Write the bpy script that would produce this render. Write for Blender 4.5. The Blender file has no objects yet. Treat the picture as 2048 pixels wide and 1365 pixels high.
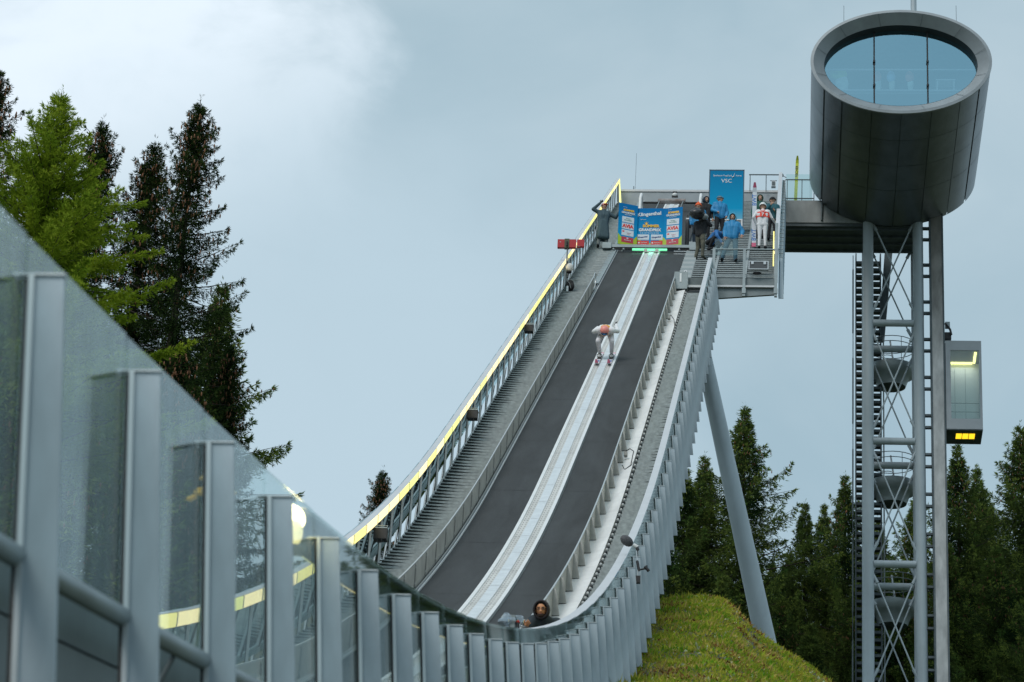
import bpy, bmesh, math, random
import numpy as np
from mathutils import Vector, Matrix
PI = math.pi
scn = bpy.context.scene
COL = scn.collection

# ------------------------------------------------------------------ camera
cam_d = bpy.data.cameras.new("camera"); cam = bpy.data.objects.new("camera", cam_d); COL.objects.link(cam)
F = Vector((-0.09874929, 0.89061686, 0.44390336)); R = Vector((0.99504113, 0.08303658, 0.05475447)); U = Vector((-0.0119053, -0.44710909, 0.8944002))
cam.matrix_world = Matrix(((R.x, U.x, -F.x, 5.5203), (R.y, U.y, -F.y, 0), (R.z, U.z, -F.z, 0), (0, 0, 0, 1)))
cam_d.sensor_width = 36; cam_d.lens = 98.61; cam_d.clip_start = .5; cam_d.clip_end = 5000
cam_d.dof.use_dof = True; cam_d.dof.focus_distance = 88; cam_d.dof.aperture_fstop = 4.5
scn.camera = cam
# ------------------------------------------------------------------ sky, sun, exposure
SUN_EL, SUN_AZ = math.radians(48), math.radians(-150)     # azimuth measured from +Y towards +X
w = bpy.data.worlds.new("World"); scn.world = w; w.use_nodes = True
nt = w.node_tree; N = nt.nodes; L = nt.links; N.clear()
out = N.new('ShaderNodeOutputWorld'); sky = N.new('ShaderNodeTexSky'); sky.sky_type = 'NISHITA'; sky.sun_disc = False
sky.sun_elevation = SUN_EL; sky.sun_rotation = SUN_AZ; sky.air_density = 1.2; sky.dust_density = 2.0
bg1 = N.new('ShaderNodeBackground'); bg1.inputs[1].default_value = .09; L.new(sky.outputs[0], bg1.inputs[0])
tc = N.new('ShaderNodeTexCoord')
def vdot(v, a, b, power=None):
    d = N.new('ShaderNodeVectorMath'); d.operation = 'DOT_PRODUCT'; L.new(tc.outputs['Generated'], d.inputs[0]); d.inputs[1].default_value = v
    add = N.new('ShaderNodeMath'); add.operation = 'MULTIPLY_ADD'; L.new(nzs.outputs[0], add.inputs[0]); add.inputs[1].default_value = .012; L.new(d.outputs['Value'], add.inputs[2])
    m = N.new('ShaderNodeMapRange'); m.interpolation_type = 'SMOOTHSTEP'; L.new(add.outputs[0], m.inputs[0])
    m.inputs[1].default_value = a + .006; m.inputs[2].default_value = b + .006; return m.outputs[0]
mp = N.new('ShaderNodeMapping'); mp.inputs['Scale'].default_value = (1, 1, 1.6); L.new(tc.outputs['Generated'], mp.inputs[0])
nzs = N.new('ShaderNodeTexNoise'); nzs.inputs['Scale'].default_value = 14; nzs.inputs['Detail'].default_value = 6; nzs.inputs['Roughness'].default_value = .55; nzs.inputs['Distortion'].default_value = .4; L.new(mp.outputs[0], nzs.inputs[0])
nz = N.new('ShaderNodeTexNoise'); nz.inputs['Scale'].default_value = 6; nz.inputs['Detail'].default_value = 7; nz.inputs['Roughness'].default_value = .5; nz.inputs['Distortion'].default_value = .5; L.new(mp.outputs[0], nz.inputs[0])
cr = N.new('ShaderNodeValToRGB'); L.new(nz.outputs[0], cr.inputs[0])
cr.color_ramp.elements[0].position = .33; cr.color_ramp.elements[0].color = (.31, .43, .495, 1)
cr.color_ramp.elements[1].position = .70; cr.color_ramp.elements[1].color = (.445, .55, .605, 1)
def mixc(fac, a, b):
    m = N.new('ShaderNodeMix'); m.data_type = 'RGBA'; L.new(fac, m.inputs[0])
    L.new(a, m.inputs[6]); m.inputs[7].default_value = b; return m.outputs[2]
c = mixc(vdot((-.2373, .8227, .5166), .9945, .9998), cr.outputs[0], (.72, .81, .88, 1))      # the pale break in the cloud, upper left
c = mixc(vdot((-.1727, .9021, .3955), .985, 1.0), c, (.43, .55, .62, 1))                 # paler cloud low over the trees
bg2 = N.new('ShaderNodeBackground'); bg2.inputs[1].default_value = 1.0; L.new(c, bg2.inputs[0])
mx = N.new('ShaderNodeMixShader'); mx.inputs[0].default_value = .88; L.new(bg1.outputs[0], mx.inputs[1]); L.new(bg2.outputs[0], mx.inputs[2])
L.new(mx.outputs[0], out.inputs[0])
sd = bpy.data.lights.new("sun", 'SUN'); sd.energy = 1.1; sd.angle = math.radians(25); sd.color = (1, .96, .9)
sun = bpy.data.objects.new("sun", sd); COL.objects.link(sun)
sdir = Vector((math.sin(SUN_AZ) * math.cos(SUN_EL), math.cos(SUN_AZ) * math.cos(SUN_EL), math.sin(SUN_EL)))
sun.rotation_euler = sdir.to_track_quat('Z', 'Y').to_euler()
scn.view_settings.view_transform = 'Standard'; scn.view_settings.look = 'None'; scn.view_settings.exposure = 0.36; scn.view_settings.gamma = 1
scn.render.engine = 'CYCLES'
scn.cycles.max_bounces = 6; scn.cycles.transparent_max_bounces = 24; scn.cycles.glossy_bounces = 3; scn.cycles.diffuse_bounces = 2; scn.cycles.caustics_reflective = False

# ------------------------------------------------------------------ inrun profile
YN = [0, 8, 16, 24, 32, 40, 50, 60, 80]
SN = [.1939958, .2311904, .2699512, .3428038, .4010527, .4846574, .5898798, .6986407, .70255801]
YY = np.linspace(-10, 135, 2901); _s = np.interp(YY, YN, SN)
_z = np.concatenate([[0], np.cumsum((_s[1:] + _s[:-1]) / 2 * np.diff(YY))]); _z += 1.7000434950 - np.interp(0, YY, _z)
_arc = np.concatenate([[0], np.cumsum(np.hypot(np.diff(YY), np.diff(_z)))])
def Z(y): return float(np.interp(y, YY, _z))
def ys_arc(y0, step, n=None, y1=None):
    a0 = np.interp(y0, YY, _arc)
    if n is None: n = int((np.interp(y1, YY, _arc) - a0) / step) + 1
    return [float(v) for v in np.interp(a0 + step * np.arange(n), _arc, YY)]

# ------------------------------------------------------------------ materials
MATS = {}
def P(name, col, rough=.6, metal=0, noise=0, nscale=8, bump=0, bscale=60, spec=.5, emit=None, estr=0, col2=None, alpha=1, stretch=None, big=None):
    if name in MATS: return MATS[name]
    m = bpy.data.materials.new(name); m.use_nodes = True; t = m.node_tree; b = t.nodes['Principled BSDF']
    b.inputs['Base Color'].default_value = (*col, 1); b.inputs['Roughness'].default_value = rough; b.inputs['Metallic'].default_value = metal
    b.inputs['Specular IOR Level'].default_value = spec
    if emit: b.inputs['Emission Color'].default_value = (*emit, 1); b.inputs['Emission Strength'].default_value = estr
    if noise or bump:
        tcn = t.nodes.new('ShaderNodeTexCoord'); mpn = t.nodes.new('ShaderNodeMapping'); t.links.new(tcn.outputs['Object'], mpn.inputs[0])
        if stretch: mpn.inputs['Scale'].default_value = stretch
    if noise:
        n = t.nodes.new('ShaderNodeTexNoise'); n.inputs['Scale'].default_value = nscale; n.inputs['Detail'].default_value = 5; n.inputs['Roughness'].default_value = .6
        t.links.new(mpn.outputs[0], n.inputs[0])
        r = t.nodes.new('ShaderNodeValToRGB'); t.links.new(n.outputs[0], r.inputs[0])
        c2 = col2 or tuple(v * (1 - noise) for v in col); c1 = col if col2 else tuple(min(1, v * (1 + noise)) for v in col)
        r.color_ramp.elements[0].position = .3; r.color_ramp.elements[0].color = (*c2, 1)
        r.color_ramp.elements[1].position = .7; r.color_ramp.elements[1].color = (*c1, 1)
        t.links.new(r.outputs[0], b.inputs['Base Color'])
    if big:   # broad stains: (scale, amount, stretch)
        tb = t.nodes.new('ShaderNodeTexCoord'); mb_ = t.nodes.new('ShaderNodeMapping'); mb_.inputs['Scale'].default_value = big[2]; t.links.new(tb.outputs['Object'], mb_.inputs[0])
        nb_ = t.nodes.new('ShaderNodeTexNoise'); nb_.inputs['Scale'].default_value = big[0]; nb_.inputs['Detail'].default_value = 7; nb_.inputs['Roughness'].default_value = .65; nb_.inputs['Distortion'].default_value = .6; t.links.new(mb_.outputs[0], nb_.inputs[0])
        rb = t.nodes.new('ShaderNodeMapRange'); rb.inputs[1].default_value = .35; rb.inputs[2].default_value = .68; rb.inputs[3].default_value = 1 - big[1]; rb.inputs[4].default_value = 1 + big[1] * .5; t.links.new(nb_.outputs[0], rb.inputs[0])
        mm = t.nodes.new('ShaderNodeVectorMath'); mm.operation = 'SCALE'; src = b.inputs['Base Color'].links[0].from_socket if b.inputs['Base Color'].links else None
        if src: t.links.new(src, mm.inputs[0])
        else: mm.inputs[0].default_value = col
        t.links.new(rb.outputs[0], mm.inputs['Scale']); t.links.new(mm.outputs[0], b.inputs['Base Color'])
    if bump:
        n2 = t.nodes.new('ShaderNodeTexNoise'); n2.inputs['Scale'].default_value = bscale; t.links.new(mpn.outputs[0], n2.inputs[0])
        bp = t.nodes.new('ShaderNodeBump'); bp.inputs['Strength'].default_value = bump; bp.inputs['Distance'].default_value = .02
        t.links.new(n2.outputs[0], bp.inputs['Height']); t.links.new(bp.outputs[0], b.inputs['Normal'])
    MATS[name] = m; return m
def GL(name, tint, refl=.06, boost=1.0, gcol=(1, 1, 1), rough=.02, smear=0):
    m = bpy.data.materials.new(name); m.use_nodes = True; t = m.node_tree; t.nodes.clear()
    o = t.nodes.new('ShaderNodeOutputMaterial'); tr = t.nodes.new('ShaderNodeBsdfTransparent'); tr.inputs[0].default_value = (*tint, 1)
    g = t.nodes.new('ShaderNodeBsdfGlossy'); g.inputs[0].default_value = (*gcol, 1); g.inputs['Roughness'].default_value = rough
    fr = t.nodes.new('ShaderNodeFresnel'); gm = t.nodes.new('ShaderNodeNewGeometry'); im = t.nodes.new('ShaderNodeMapRange'); t.links.new(gm.outputs['Backfacing'], im.inputs[0]); im.inputs[3].default_value = 1.5; im.inputs[4].default_value = 1 / 1.5; t.links.new(im.outputs[0], fr.inputs[0])
    mt = t.nodes.new('ShaderNodeMath'); mt.operation = 'MULTIPLY_ADD'; mt.use_clamp = True; t.links.new(fr.outputs[0], mt.inputs[0]); mt.inputs[1].default_value = boost; mt.inputs[2].default_value = refl
    if smear:   # dried drips and wipe marks catch a little more light
        tcs = t.nodes.new('ShaderNodeTexCoord'); mps = t.nodes.new('ShaderNodeMapping'); mps.inputs['Scale'].default_value = (1, 2.2, .5); t.links.new(tcs.outputs['Object'], mps.inputs[0])
        ns = t.nodes.new('ShaderNodeTexNoise'); ns.inputs['Scale'].default_value = 2.3; ns.inputs['Detail'].default_value = 8; ns.inputs['Roughness'].default_value = .7; ns.inputs['Distortion'].default_value = 1.2; t.links.new(mps.outputs[0], ns.inputs[0])
        rs_ = t.nodes.new('ShaderNodeMapRange'); rs_.inputs[1].default_value = .45; rs_.inputs[2].default_value = .75; rs_.inputs[4].default_value = smear * 2; t.links.new(ns.outputs[0], rs_.inputs[0])
        ad = t.nodes.new('ShaderNodeMath'); ad.operation = 'ADD'; ad.use_clamp = True; t.links.new(mt.outputs[0], ad.inputs[0]); t.links.new(rs_.outputs[0], ad.inputs[1]); mt = ad
    mxn = t.nodes.new('ShaderNodeMixShader'); t.links.new(mt.outputs[0], mxn.inputs[0]); t.links.new(tr.outputs[0], mxn.inputs[1]); t.links.new(g.outputs[0], mxn.inputs[2])
    t.links.new(mxn.outputs[0], o.inputs[0]); MATS[name] = m; return m
galv = P('galvanised_steel', (.30, .35, .365), .45, .35, noise=.16, nscale=1.6, bump=.05, bscale=30)
finm = P('painted_fin', (.40, .485, .54), .5, .1, noise=.10, nscale=2.2, stretch=(1, 1, .4), big=(1.6, .22, (1, 1, .25)))
fin_edge = P('fin_edge', (.55, .60, .62), .4, .3)
rubber = P('black_rubber', (.012, .013, .014), .6)
steeld = P('dark_steel', (.10, .125, .135), .5, .3, noise=.2, nscale=3)
steelm = P('mid_steel', (.19, .225, .235), .5, .2, noise=.15, nscale=2)
white = P('white_paint', (.80, .81, .82), .5, noise=.06, nscale=3, big=(1.0, .16, (2, .35, .35)))
capw = P('pale_aluminium_cap', (.60, .61, .63), .4, .1, noise=.05, nscale=2)
mat_g = P('inrun_mat', (.046, .052, .056), .9, noise=.35, nscale=60, bump=.3, bscale=120, big=(.8, .28, (2.2, .35, .35)))
track_w = P('track_white', (.76, .78, .79), .4, noise=.06, nscale=4)
track_g = P('track_groove', (.62, .62, .60), .6, noise=.2, nscale=28, bump=.4, bscale=60, big=(1.2, .18, (2, .3, .3)))
track_c = P('track_centre', (.64, .69, .73), .35, noise=.10, nscale=5)
silver = P('bright_rail', (.55, .58, .60), .3, .5)
acryl = P('frosted_panel', (.50, .49, .45), .35, noise=.12, nscale=3, big=(1.4, .22, (1, .6, 1)))
bracket = P('pale_bracket', (.33, .335, .32), .5, .1, noise=.14, nscale=5)
tread = P('stair_grating', (.32, .36, .37), .7, .1, noise=.25, nscale=9, bump=.4, bscale=80)
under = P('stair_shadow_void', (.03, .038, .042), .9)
conc = P('pale_concrete', (.36, .35, .33), .8, noise=.15, nscale=4)
pillar_m = P('pillar_paint', (.42, .49, .53), .5, .05, noise=.04, nscale=1.5, big=(.9, .14, (1, 1, .18)))
capsule_m = P('zinc_cladding', (.17, .195, .215), .36, .8, noise=.10, nscale=.9, big=(.7, .20, (1, .3, 1)))
ring_m = P('zinc_ring', (.30, .335, .36), .55, .25, noise=.10, nscale=1.5)
stainm = P('scuffed_sheet', (.42, .40, .375), .28, .75, noise=.3, nscale=2.2, stretch=(1, 1, .35), bump=.6, bscale=1.6)
black = P('black_plastic', (.015, .015, .017), .5)
yled = P('led_yellow', (.8, .8, .3), .5, emit=(.95, .80, .24), estr=1.0)
wled = P('led_warm', (.9, .8, .5), .5, emit=(1.0, .80, .38), estr=1.12)
gled = P('led_greenish', (.7, .8, .3), .5, emit=(.82, .80, .26), estr=.9)
glass_f = GL('fence_glass', (.88, .93, .925), .03, .72, (.92, .97, .98), smear=.05)
glass_l = GL('mirroring_glass', (.78, .88, .88), .18, 1.9, (.82, .95, .97))
glass_o = GL('clear_glass', (.86, .93, .92), .03, 1.0, (.85, .95, .97))
glass_w = GL('window_glass', (.60, .78, .86), .55, .35, (.50, .84, 1.0), .03)

# ------------------------------------------------------------------ mesh helpers
CAM_SCALE = None      # (moved foot, first foot, factor): group scaled about the camera, farther back and larger
class MB:
    def __init__(s): s.v = []; s.f = []; s.m = []; s.mats = []; s.sm = []
    def mi(s, m):
        if m not in s.mats: s.mats.append(m)
        return s.mats.index(m)
    def add(s, vs, fs, m, smooth=False):
        b = len(s.v); s.v += [tuple(v) for v in vs]; i = s.mi(m)
        for f in fs: s.f.append([b + k for k in f]); s.m.append(i); s.sm.append(smooth)
        return s
    def box(s, x0, x1, y0, y1, z0, z1, m):
        vs = [(x, y, z) for z in (z0, z1) for y in (y0, y1) for x in (x0, x1)]
        return s.add(vs, [(0, 2, 3, 1), (4, 5, 7, 6), (0, 1, 5, 4), (2, 6, 7, 3), (0, 4, 6, 2), (1, 3, 7, 5)], m)
    def hexa(s, vs, m):   # 8 points ordered bottom 4 (ccw), top 4
        return s.add(vs, [(3, 2, 1, 0), (4, 5, 6, 7), (0, 1, 5, 4), (1, 2, 6, 5), (2, 3, 7, 6), (3, 0, 4, 7)], m)
    def tube(s, pts, r, m, n=8, cap=True, smooth=True):
        pts = [Vector(p) for p in pts]; rr = r if hasattr(r, '__len__') else [r] * len(pts); vs = []; up = None
        for i, p in enumerate(pts):
            d = (pts[min(i + 1, len(pts) - 1)] - pts[max(i - 1, 0)]).normalized()
            a = d.cross(Vector((0, 0, 1)) if abs(d.z) < .95 else Vector((1, 0, 0))).normalized() if up is None else (up - d * up.dot(d)).normalized()
            up = a; b = d.cross(a)
            vs += [p + (a * math.cos(2 * PI * k / n) + b * math.sin(2 * PI * k / n)) * rr[i] for k in range(n)]
        fs = [(i * n + k, i * n + (k + 1) % n, (i + 1) * n + (k + 1) % n, (i + 1) * n + k) for i in range(len(pts) - 1) for k in range(n)]
        s.add(vs, fs, m, smooth)
        if cap: s.add(vs[:n], [tuple(range(n))[::-1]], m); s.add(vs[-n:], [tuple(range(n))], m)
        return s
    def ell(s, c, r, m, nu=14, nv=9, rot=None, v0=0, v1=PI, smooth=True):
        vs = []
        for j in range(nv + 1):
            t = v0 + (v1 - v0) * j / nv
            for i in range(nu):
                p = Vector((r[0] * math.sin(t) * math.cos(2 * PI * i / nu), r[1] * math.sin(t) * math.sin(2 * PI * i / nu), r[2] * math.cos(t)))
                if rot is not None: p = rot @ p
                vs.append(p + Vector(c))
        return s.add(vs, [(j * nu + i, (j + 1) * nu + i, (j + 1) * nu + (i + 1) % nu, j * nu + (i + 1) % nu) for j in range(nv) for i in range(nu)], m, smooth)
    def sweep(s, sec, ys, mats, closed=False, hf=None):   # sec: (x, h) points carried along the inrun
        n = len(sec); vs = []
        for y in ys:
            z = (hf or Z)(y); vs += [(x, y, z + h) for x, h in sec]
        segs = list(range(n if closed else n - 1))
        for k in segs:
            m = mats[k % len(mats)] if isinstance(mats, (list, tuple)) else mats
            k2 = (k + 1) % n
            s.add([vs[i * n + k] for i in range(len(ys))] + [vs[i * n + k2] for i in range(len(ys))],
                  [(i, len(ys) + i, len(ys) + i + 1, i + 1) for i in range(len(ys) - 1)], m)
        return s
    def build(s, name, parent=None, loc=None):
        me = bpy.data.meshes.new(name); vs = s.v
        if CAM_SCALE: vs = [CAM_SCALE[0] + (Vector(v) - CAM_SCALE[1]) * CAM_SCALE[2] for v in vs]
        if loc is not None: vs = [(v[0] - loc[0], v[1] - loc[1], v[2] - loc[2]) for v in vs]
        me.from_pydata(vs, [], s.f); [me.materials.append(m) for m in s.mats]
        me.polygons.foreach_set('material_index', s.m); me.polygons.foreach_set('use_smooth', s.sm); me.update()
        o = bpy.data.objects.new(name, me); COL.objects.link(o)
        if parent: o.parent = parent; o.matrix_parent_inverse = Matrix.Identity(4)
        if loc is not None: o.location = loc
        return o
def tag(o, label=None, cat=None, group=None, kind=None):
    if label: o['label'] = label
    if cat: o['category'] = cat
    if group: o['group'] = group
    if kind: o['kind'] = kind
    return o
def thing(name, label, cat, group=None, loc=(0, 0, 0), rotz=0):
    o = bpy.data.objects.new(name, None); COL.objects.link(o); o.location = loc; o.rotation_euler = (0, 0, rotz); o.empty_display_size = .2
    return tag(o, label, cat, group)
def rng(a, b, st):
    n = max(1, int(round((b - a) / st))); return [a + (b - a) * i / n for i in range(n + 1)]
def text(s, size, m, parent, loc, rot=(PI / 2, 0, 0), name='lettering', sx=1, align='CENTER', extr=.002, bold=0, shear=0):
    cu = bpy.data.curves.new(name, 'FONT'); cu.body = s; cu.size = size; cu.align_x = align; cu.align_y = 'CENTER'; cu.extrude = extr; cu.offset = bold; cu.shear = shear; cu.resolution_u = 3
    o = bpy.data.objects.new('tmp', cu); COL.objects.link(o); dg = bpy.context.evaluated_depsgraph_get()
    me = bpy.data.meshes.new_from_object(o.evaluated_get(dg)); bpy.data.objects.remove(o)
    me.materials.clear(); me.materials.append(m)
    t = bpy.data.objects.new(name, me); COL.objects.link(t); t.parent = parent; t.location = loc; t.rotation_euler = rot; t.scale = (sx, 1, 1)
    return t

# ------------------------------------------------------------------ terrain
def smooth(t): t = max(0, min(1, t)); return t * t * (3 - 2 * t)
def ground(x, y):
    if y < 44.5: b = 15.9 - .40 * (44.5 - y)
    elif y < 58: b = 15.9 + .51 * (y - 44.5)
    else: b = 22.8
    if y < -5: b = -3.9 + .15 * (y + 5)
    xe = 7 - 3.1 * smooth(y / 56)
    if x > xe: b -= .76 * (x - xe) * smooth((x - xe) / 1.4 + .25) if x < xe + 14 else .76 * 14
    if x < -4: b -= .25 * min(12, -4 - x)
    nat = 17 + .13 * (y - 58) if y < 260 else 17 + .13 * 202 + .02 * (y - 260)
    if y > 56.5: b = b + (nat - b) * smooth((y - 56.5) / 6)
    b = max(b, min(nat, -2 + .2 * y)) if y > 0 and x > xe + 3 else b
    b += .10 * math.sin(x * 1.7 + y * .9) * math.sin(y * 1.3 - x) * (1 if abs(x - 2) > .5 else 0)
    return b
xs = sorted(set([-1500, -600, -250, -120] + rng(-60, -12, 3) + rng(-12, -4, 1) + rng(-4, 12, .5) + rng(12, 60, 3) + [120, 250, 600, 1500]))
yv = sorted(set([-1500, -600, -200, -80] + rng(-30, 36, 2) + rng(36, 66, .5) + rng(66, 140, 3) + [160, 200, 260, 400, 700, 1500, 3000]))
mb = MB(); vs = [(x, y, ground(x, y)) for y in yv for x in xs]; nx = len(xs)
soil = P('mossy_soil', (.11, .115, .06), .95, noise=.5, nscale=2.2, col2=(.045, .06, .035))
mb.add(vs, [(j * nx + i, j * nx + i + 1, (j + 1) * nx + i + 1, (j + 1) * nx + i) for j in range(len(yv) - 1) for i in range(nx - 1)], soil, True)
tag(mb.build('ground'), kind='structure')

# grass, moss and small leaves on the bank
rs = np.random.RandomState(5)
def leafmat(name, c1, c2, trans=.3, sc=1.2, rough=.8, c3=None):
    m = bpy.data.materials.new(name); m.use_nodes = True; t = m.node_tree; t.nodes.clear()
    o = t.nodes.new('ShaderNodeOutputMaterial'); d = t.nodes.new('ShaderNodeBsdfDiffuse'); tr = t.nodes.new('ShaderNodeBsdfTranslucent'); mxn = t.nodes.new('ShaderNodeMixShader'); mxn.inputs[0].default_value = trans
    tcn = t.nodes.new('ShaderNodeTexCoord'); n = t.nodes.new('ShaderNodeTexNoise'); n.inputs['Scale'].default_value = sc; n.inputs['Detail'].default_value = 6; n.inputs['Roughness'].default_value = .7
    t.links.new(tcn.outputs['Object'], n.inputs[0]); r = t.nodes.new('ShaderNodeValToRGB'); t.links.new(n.outputs[0], r.inputs[0])
    r.color_ramp.elements[0].position = .38; r.color_ramp.elements[0].color = (*c1, 1); r.color_ramp.elements[1].position = .62; r.color_ramp.elements[1].color = (*c2, 1)
    if c3: e = r.color_ramp.elements.new(.5); e.color = (*c3, 1)
    t.links.new(r.outputs[0], d.inputs[0]); t.links.new(r.outputs[0], tr.inputs[0]); t.links.new(d.outputs[0], mxn.inputs[1]); t.links.new(tr.outputs[0], mxn.inputs[2]); t.links.new(mxn.outputs[0], o.inputs[0])
    MATS[name] = m; return m
g_mats = [leafmat('grass_green', (.20, .32, .025), (.48, .52, .06), .35, 3), leafmat('grass_olive', (.36, .34, .045), (.66, .58, .10), .35, 3),
          leafmat('grass_straw', (.46, .33, .10), (.62, .48, .18), .2, 4), leafmat('leaf_pale', (.40, .45, .28), (.62, .66, .46), .2, 5), leafmat('leaf_brown', (.16, .07, .03), (.32, .15, .06), .1, 5),
          leafmat('weed_leaf', (.13, .32, .02), (.28, .50, .05), .35, 2)]
def quadmesh(name, V, mi, mats, parent=None, per=4):
    n = len(V) // per; me = bpy.data.meshes.new(name); me.vertices.add(len(V)); me.vertices.foreach_set('co', np.asarray(V, np.float32).ravel())
    me.loops.add(n * per); me.loops.foreach_set('vertex_index', np.arange(n * per, dtype=np.int32)); me.polygons.add(n)
    me.polygons.foreach_set('loop_start', np.arange(0, n * per, per, dtype=np.int32)); me.polygons.foreach_set('loop_total', np.full(n, per, np.int32))
    for m in mats: me.materials.append(m)
    me.polygons.foreach_set('material_index', np.asarray(mi, np.int32)); me.update(); me.validate()
    o = bpy.data.objects.new(name, me); COL.objects.link(o)
    if parent: o.parent = parent
    return o
def kites(p, d, ln, wd, side):
    """p base, d unit direction, side unit; returns 4 verts per card"""
    ln = ln[:, None]; wd = wd[:, None]
    return np.stack([p, p + d * ln * .45 + side * wd, p + d * ln, p + d * ln * .45 - side * wd], 1).reshape(-1, 3)
def unit(a): return a / np.maximum(np.linalg.norm(a, axis=1, keepdims=True), 1e-6)
n = 150000
gy = 38.5 + 21 * rs.rand(n) ** .85; gx = 1.2 + 9.2 * rs.rand(n)
clump = np.sin(gx * 2.1 + 3 * np.sin(gy * 1.1)) * np.sin(gy * 1.9 + 2 * np.sin(gx * 1.3)) + .6 * np.sin(gx * 5.3 + gy * 3.1) * np.sin(gy * 6.1 - gx * 2.2)
gz = np.array([ground(a, b) for a, b in zip(gx, gy)])
lean = rs.randn(n, 3) * .75 + np.array([.1, -.35, .55]); lean[:, 2] = np.abs(lean[:, 2]); d = unit(lean)
sd_ = unit(np.cross(d, rs.randn(n, 3)))
dry = np.sin(gx * 1.7 + 1.3 * gy + 2 * np.sin(gy * .9)) * np.sin(gy * 2.3 - gx * 1.1 + 1.7)
r0 = rs.rand(n); mi = np.where(r0 < .42 + .22 * clump, 0, np.where(r0 < .80, 1, np.where(r0 < .90, 2, np.where(r0 < .925, 3, np.where(r0 < .955, 4, 5)))))
mi = np.where((clump > .65) & (rs.rand(n) < .5), 5, mi); mi = np.where((dry > .45) & (rs.rand(n) < .55), np.where(rs.rand(n) < .45, 4, 2), mi)
tuft = (np.sin(gx * 9.1 + 4 * np.sin(gy * 2.3)) * np.sin(gy * 8.3 + gx * 3.7) > .55) * 1.0
ln = (.045 + .085 * rs.rand(n)) * (1 + .5 * clump) * (1 + .9 * tuft * rs.rand(n)); wd = .006 + .012 * rs.rand(n); big = (mi == 3) | (mi == 5) | (mi == 4); ln = np.where(big, .05 + .05 * rs.rand(n), ln); wd = np.where(big, .018 + .016 * rs.rand(n), wd)
V = kites(np.stack([gx, gy, gz - .01], 1), d, ln, wd, sd_)
tag(quadmesh('grass', V, mi, g_mats), 'moss, short grass and small weeds covering the bank', 'grass', kind='stuff')

# ------------------------------------------------------------------ THE INRUN
Y0, YT = -4.0, 114.6
ysl = rng(Y0, YT, .8)
inrun = thing('ski_jump_inrun', 'long curved ski jump inrun with dark mat, white double track and steel stairs', 'ski jump')
b = MB()
b.sweep([(-2.62, -.16), (2.62, -.16), (2.62, -.42), (1.9, -.46), (-1.9, -.46), (-2.62, -.42)], ysl, [steeld, steelm, steeld, steeld, steeld, steelm], True)
b.build('deck', inrun)
b = MB(); yg = rng(50, YT, 1.2)
b.sweep([(-1.5, -.46), (1.3, -.46), (1.1, -1.5), (-1.3, -1.5)], yg, steelm, True); b.build('box_girder', inrun)
# mat and track
for nm, a, c2 in (('mat', -1.36, -.315), ('mat', .315, 1.34)):
    b = MB(); b.sweep([(a, -.01), (c2, -.01)], rng(Y0, YT - .8, .4), mat_g)
    b.build(nm, inrun)
sec = [(-.325, -.006), (-.325, .035), (-.255, .035), (-.25, .0), (-.10, .0), (-.095, .035), (.095, .035), (.10, .0), (.25, .0), (.255, .035), (.325, .035), (.325, -.006)]
b = MB(); b.sweep(sec, rng(Y0, YT - 1.2, .4), [track_w, track_w, track_w, track_g, track_w, track_c, track_w, track_g, track_w, track_w, track_w]); b.build('double_track', inrun)
seam = P('mat_seam', (.018, .019, .021), .9); seam2 = P('track_seam', (.44, .46, .47), .7); stud = P('track_stud', (.34, .34, .33), .6)
for y in ys_arc(1.5, 6.3, y1=112):
    for a, c2 in ((-1.35, -.335), (.335, 1.33)): b = MB(); b.sweep([(a, -.004), (c2, -.004)], [y - .006, y + .006], seam); b.build('mat_seam', inrun)
b = MB()
for y in ys_arc(1.5, 2.05, y1=112):
    b.sweep([(-.09, .039), (.09, .039)], [y - .008, y + .008], seam2)
    for a in (-.175, .175): b.sweep([(a - .07, .004), (a + .07, .004)], [y - .008, y + .008], seam2)
for y in ys_arc(20, .24, y1=95):
    for a in (-.21, -.14, .14, .21):
        b.sweep([(a - .014, .005), (a + .014, .005)], [y - .03, y + .03], stud)
tag(b.build('track_joints', inrun), kind='stuff')
# rails beside the mat
b = MB(); b.sweep([(-1.385, -.1), (-1.385, .03), (-1.36, .03), (-1.36, -.1)], ysl, track_w); b.build('edge_rail', inrun)
b = MB(); b.sweep([(-1.475, -.02), (-1.43, .05), (-1.39, -.06)], ysl, silver); b.build('edge_rail', inrun)
b = MB(); b.sweep([(.333, .0), (.345, .03), (.36, .0)], ysl, steelm); b.build('edge_rail', inrun)
# white gutter
b = MB(); b.sweep([(1.37, .02), (1.50, .03), (1.775, .09), (1.785, .10), (1.80, .02), (1.80, -.15)], rng(Y0, 88.3, .8), [white, white, white, bracket, bracket]); b.build('gutter', inrun)
# cable chains
for xs_, h0, y1 in ((1.835, .07, 88), (-1.565, .13, 89)):
    b = MB(); bead = P('cable_bead', (.03, .035, .04), .5); bead2 = P('cable_bead_pale', (.5, .52, .53), .4)
    for i, y in enumerate(ys_arc(20, .30, y1=y1)):
        b.ell((xs_, y, Z(y) + h0), (.035, .055, .045), bead if i % 2 else bead2, 6, 4)
    tag(b.build('cable_chain', inrun), kind='stuff')
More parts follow.
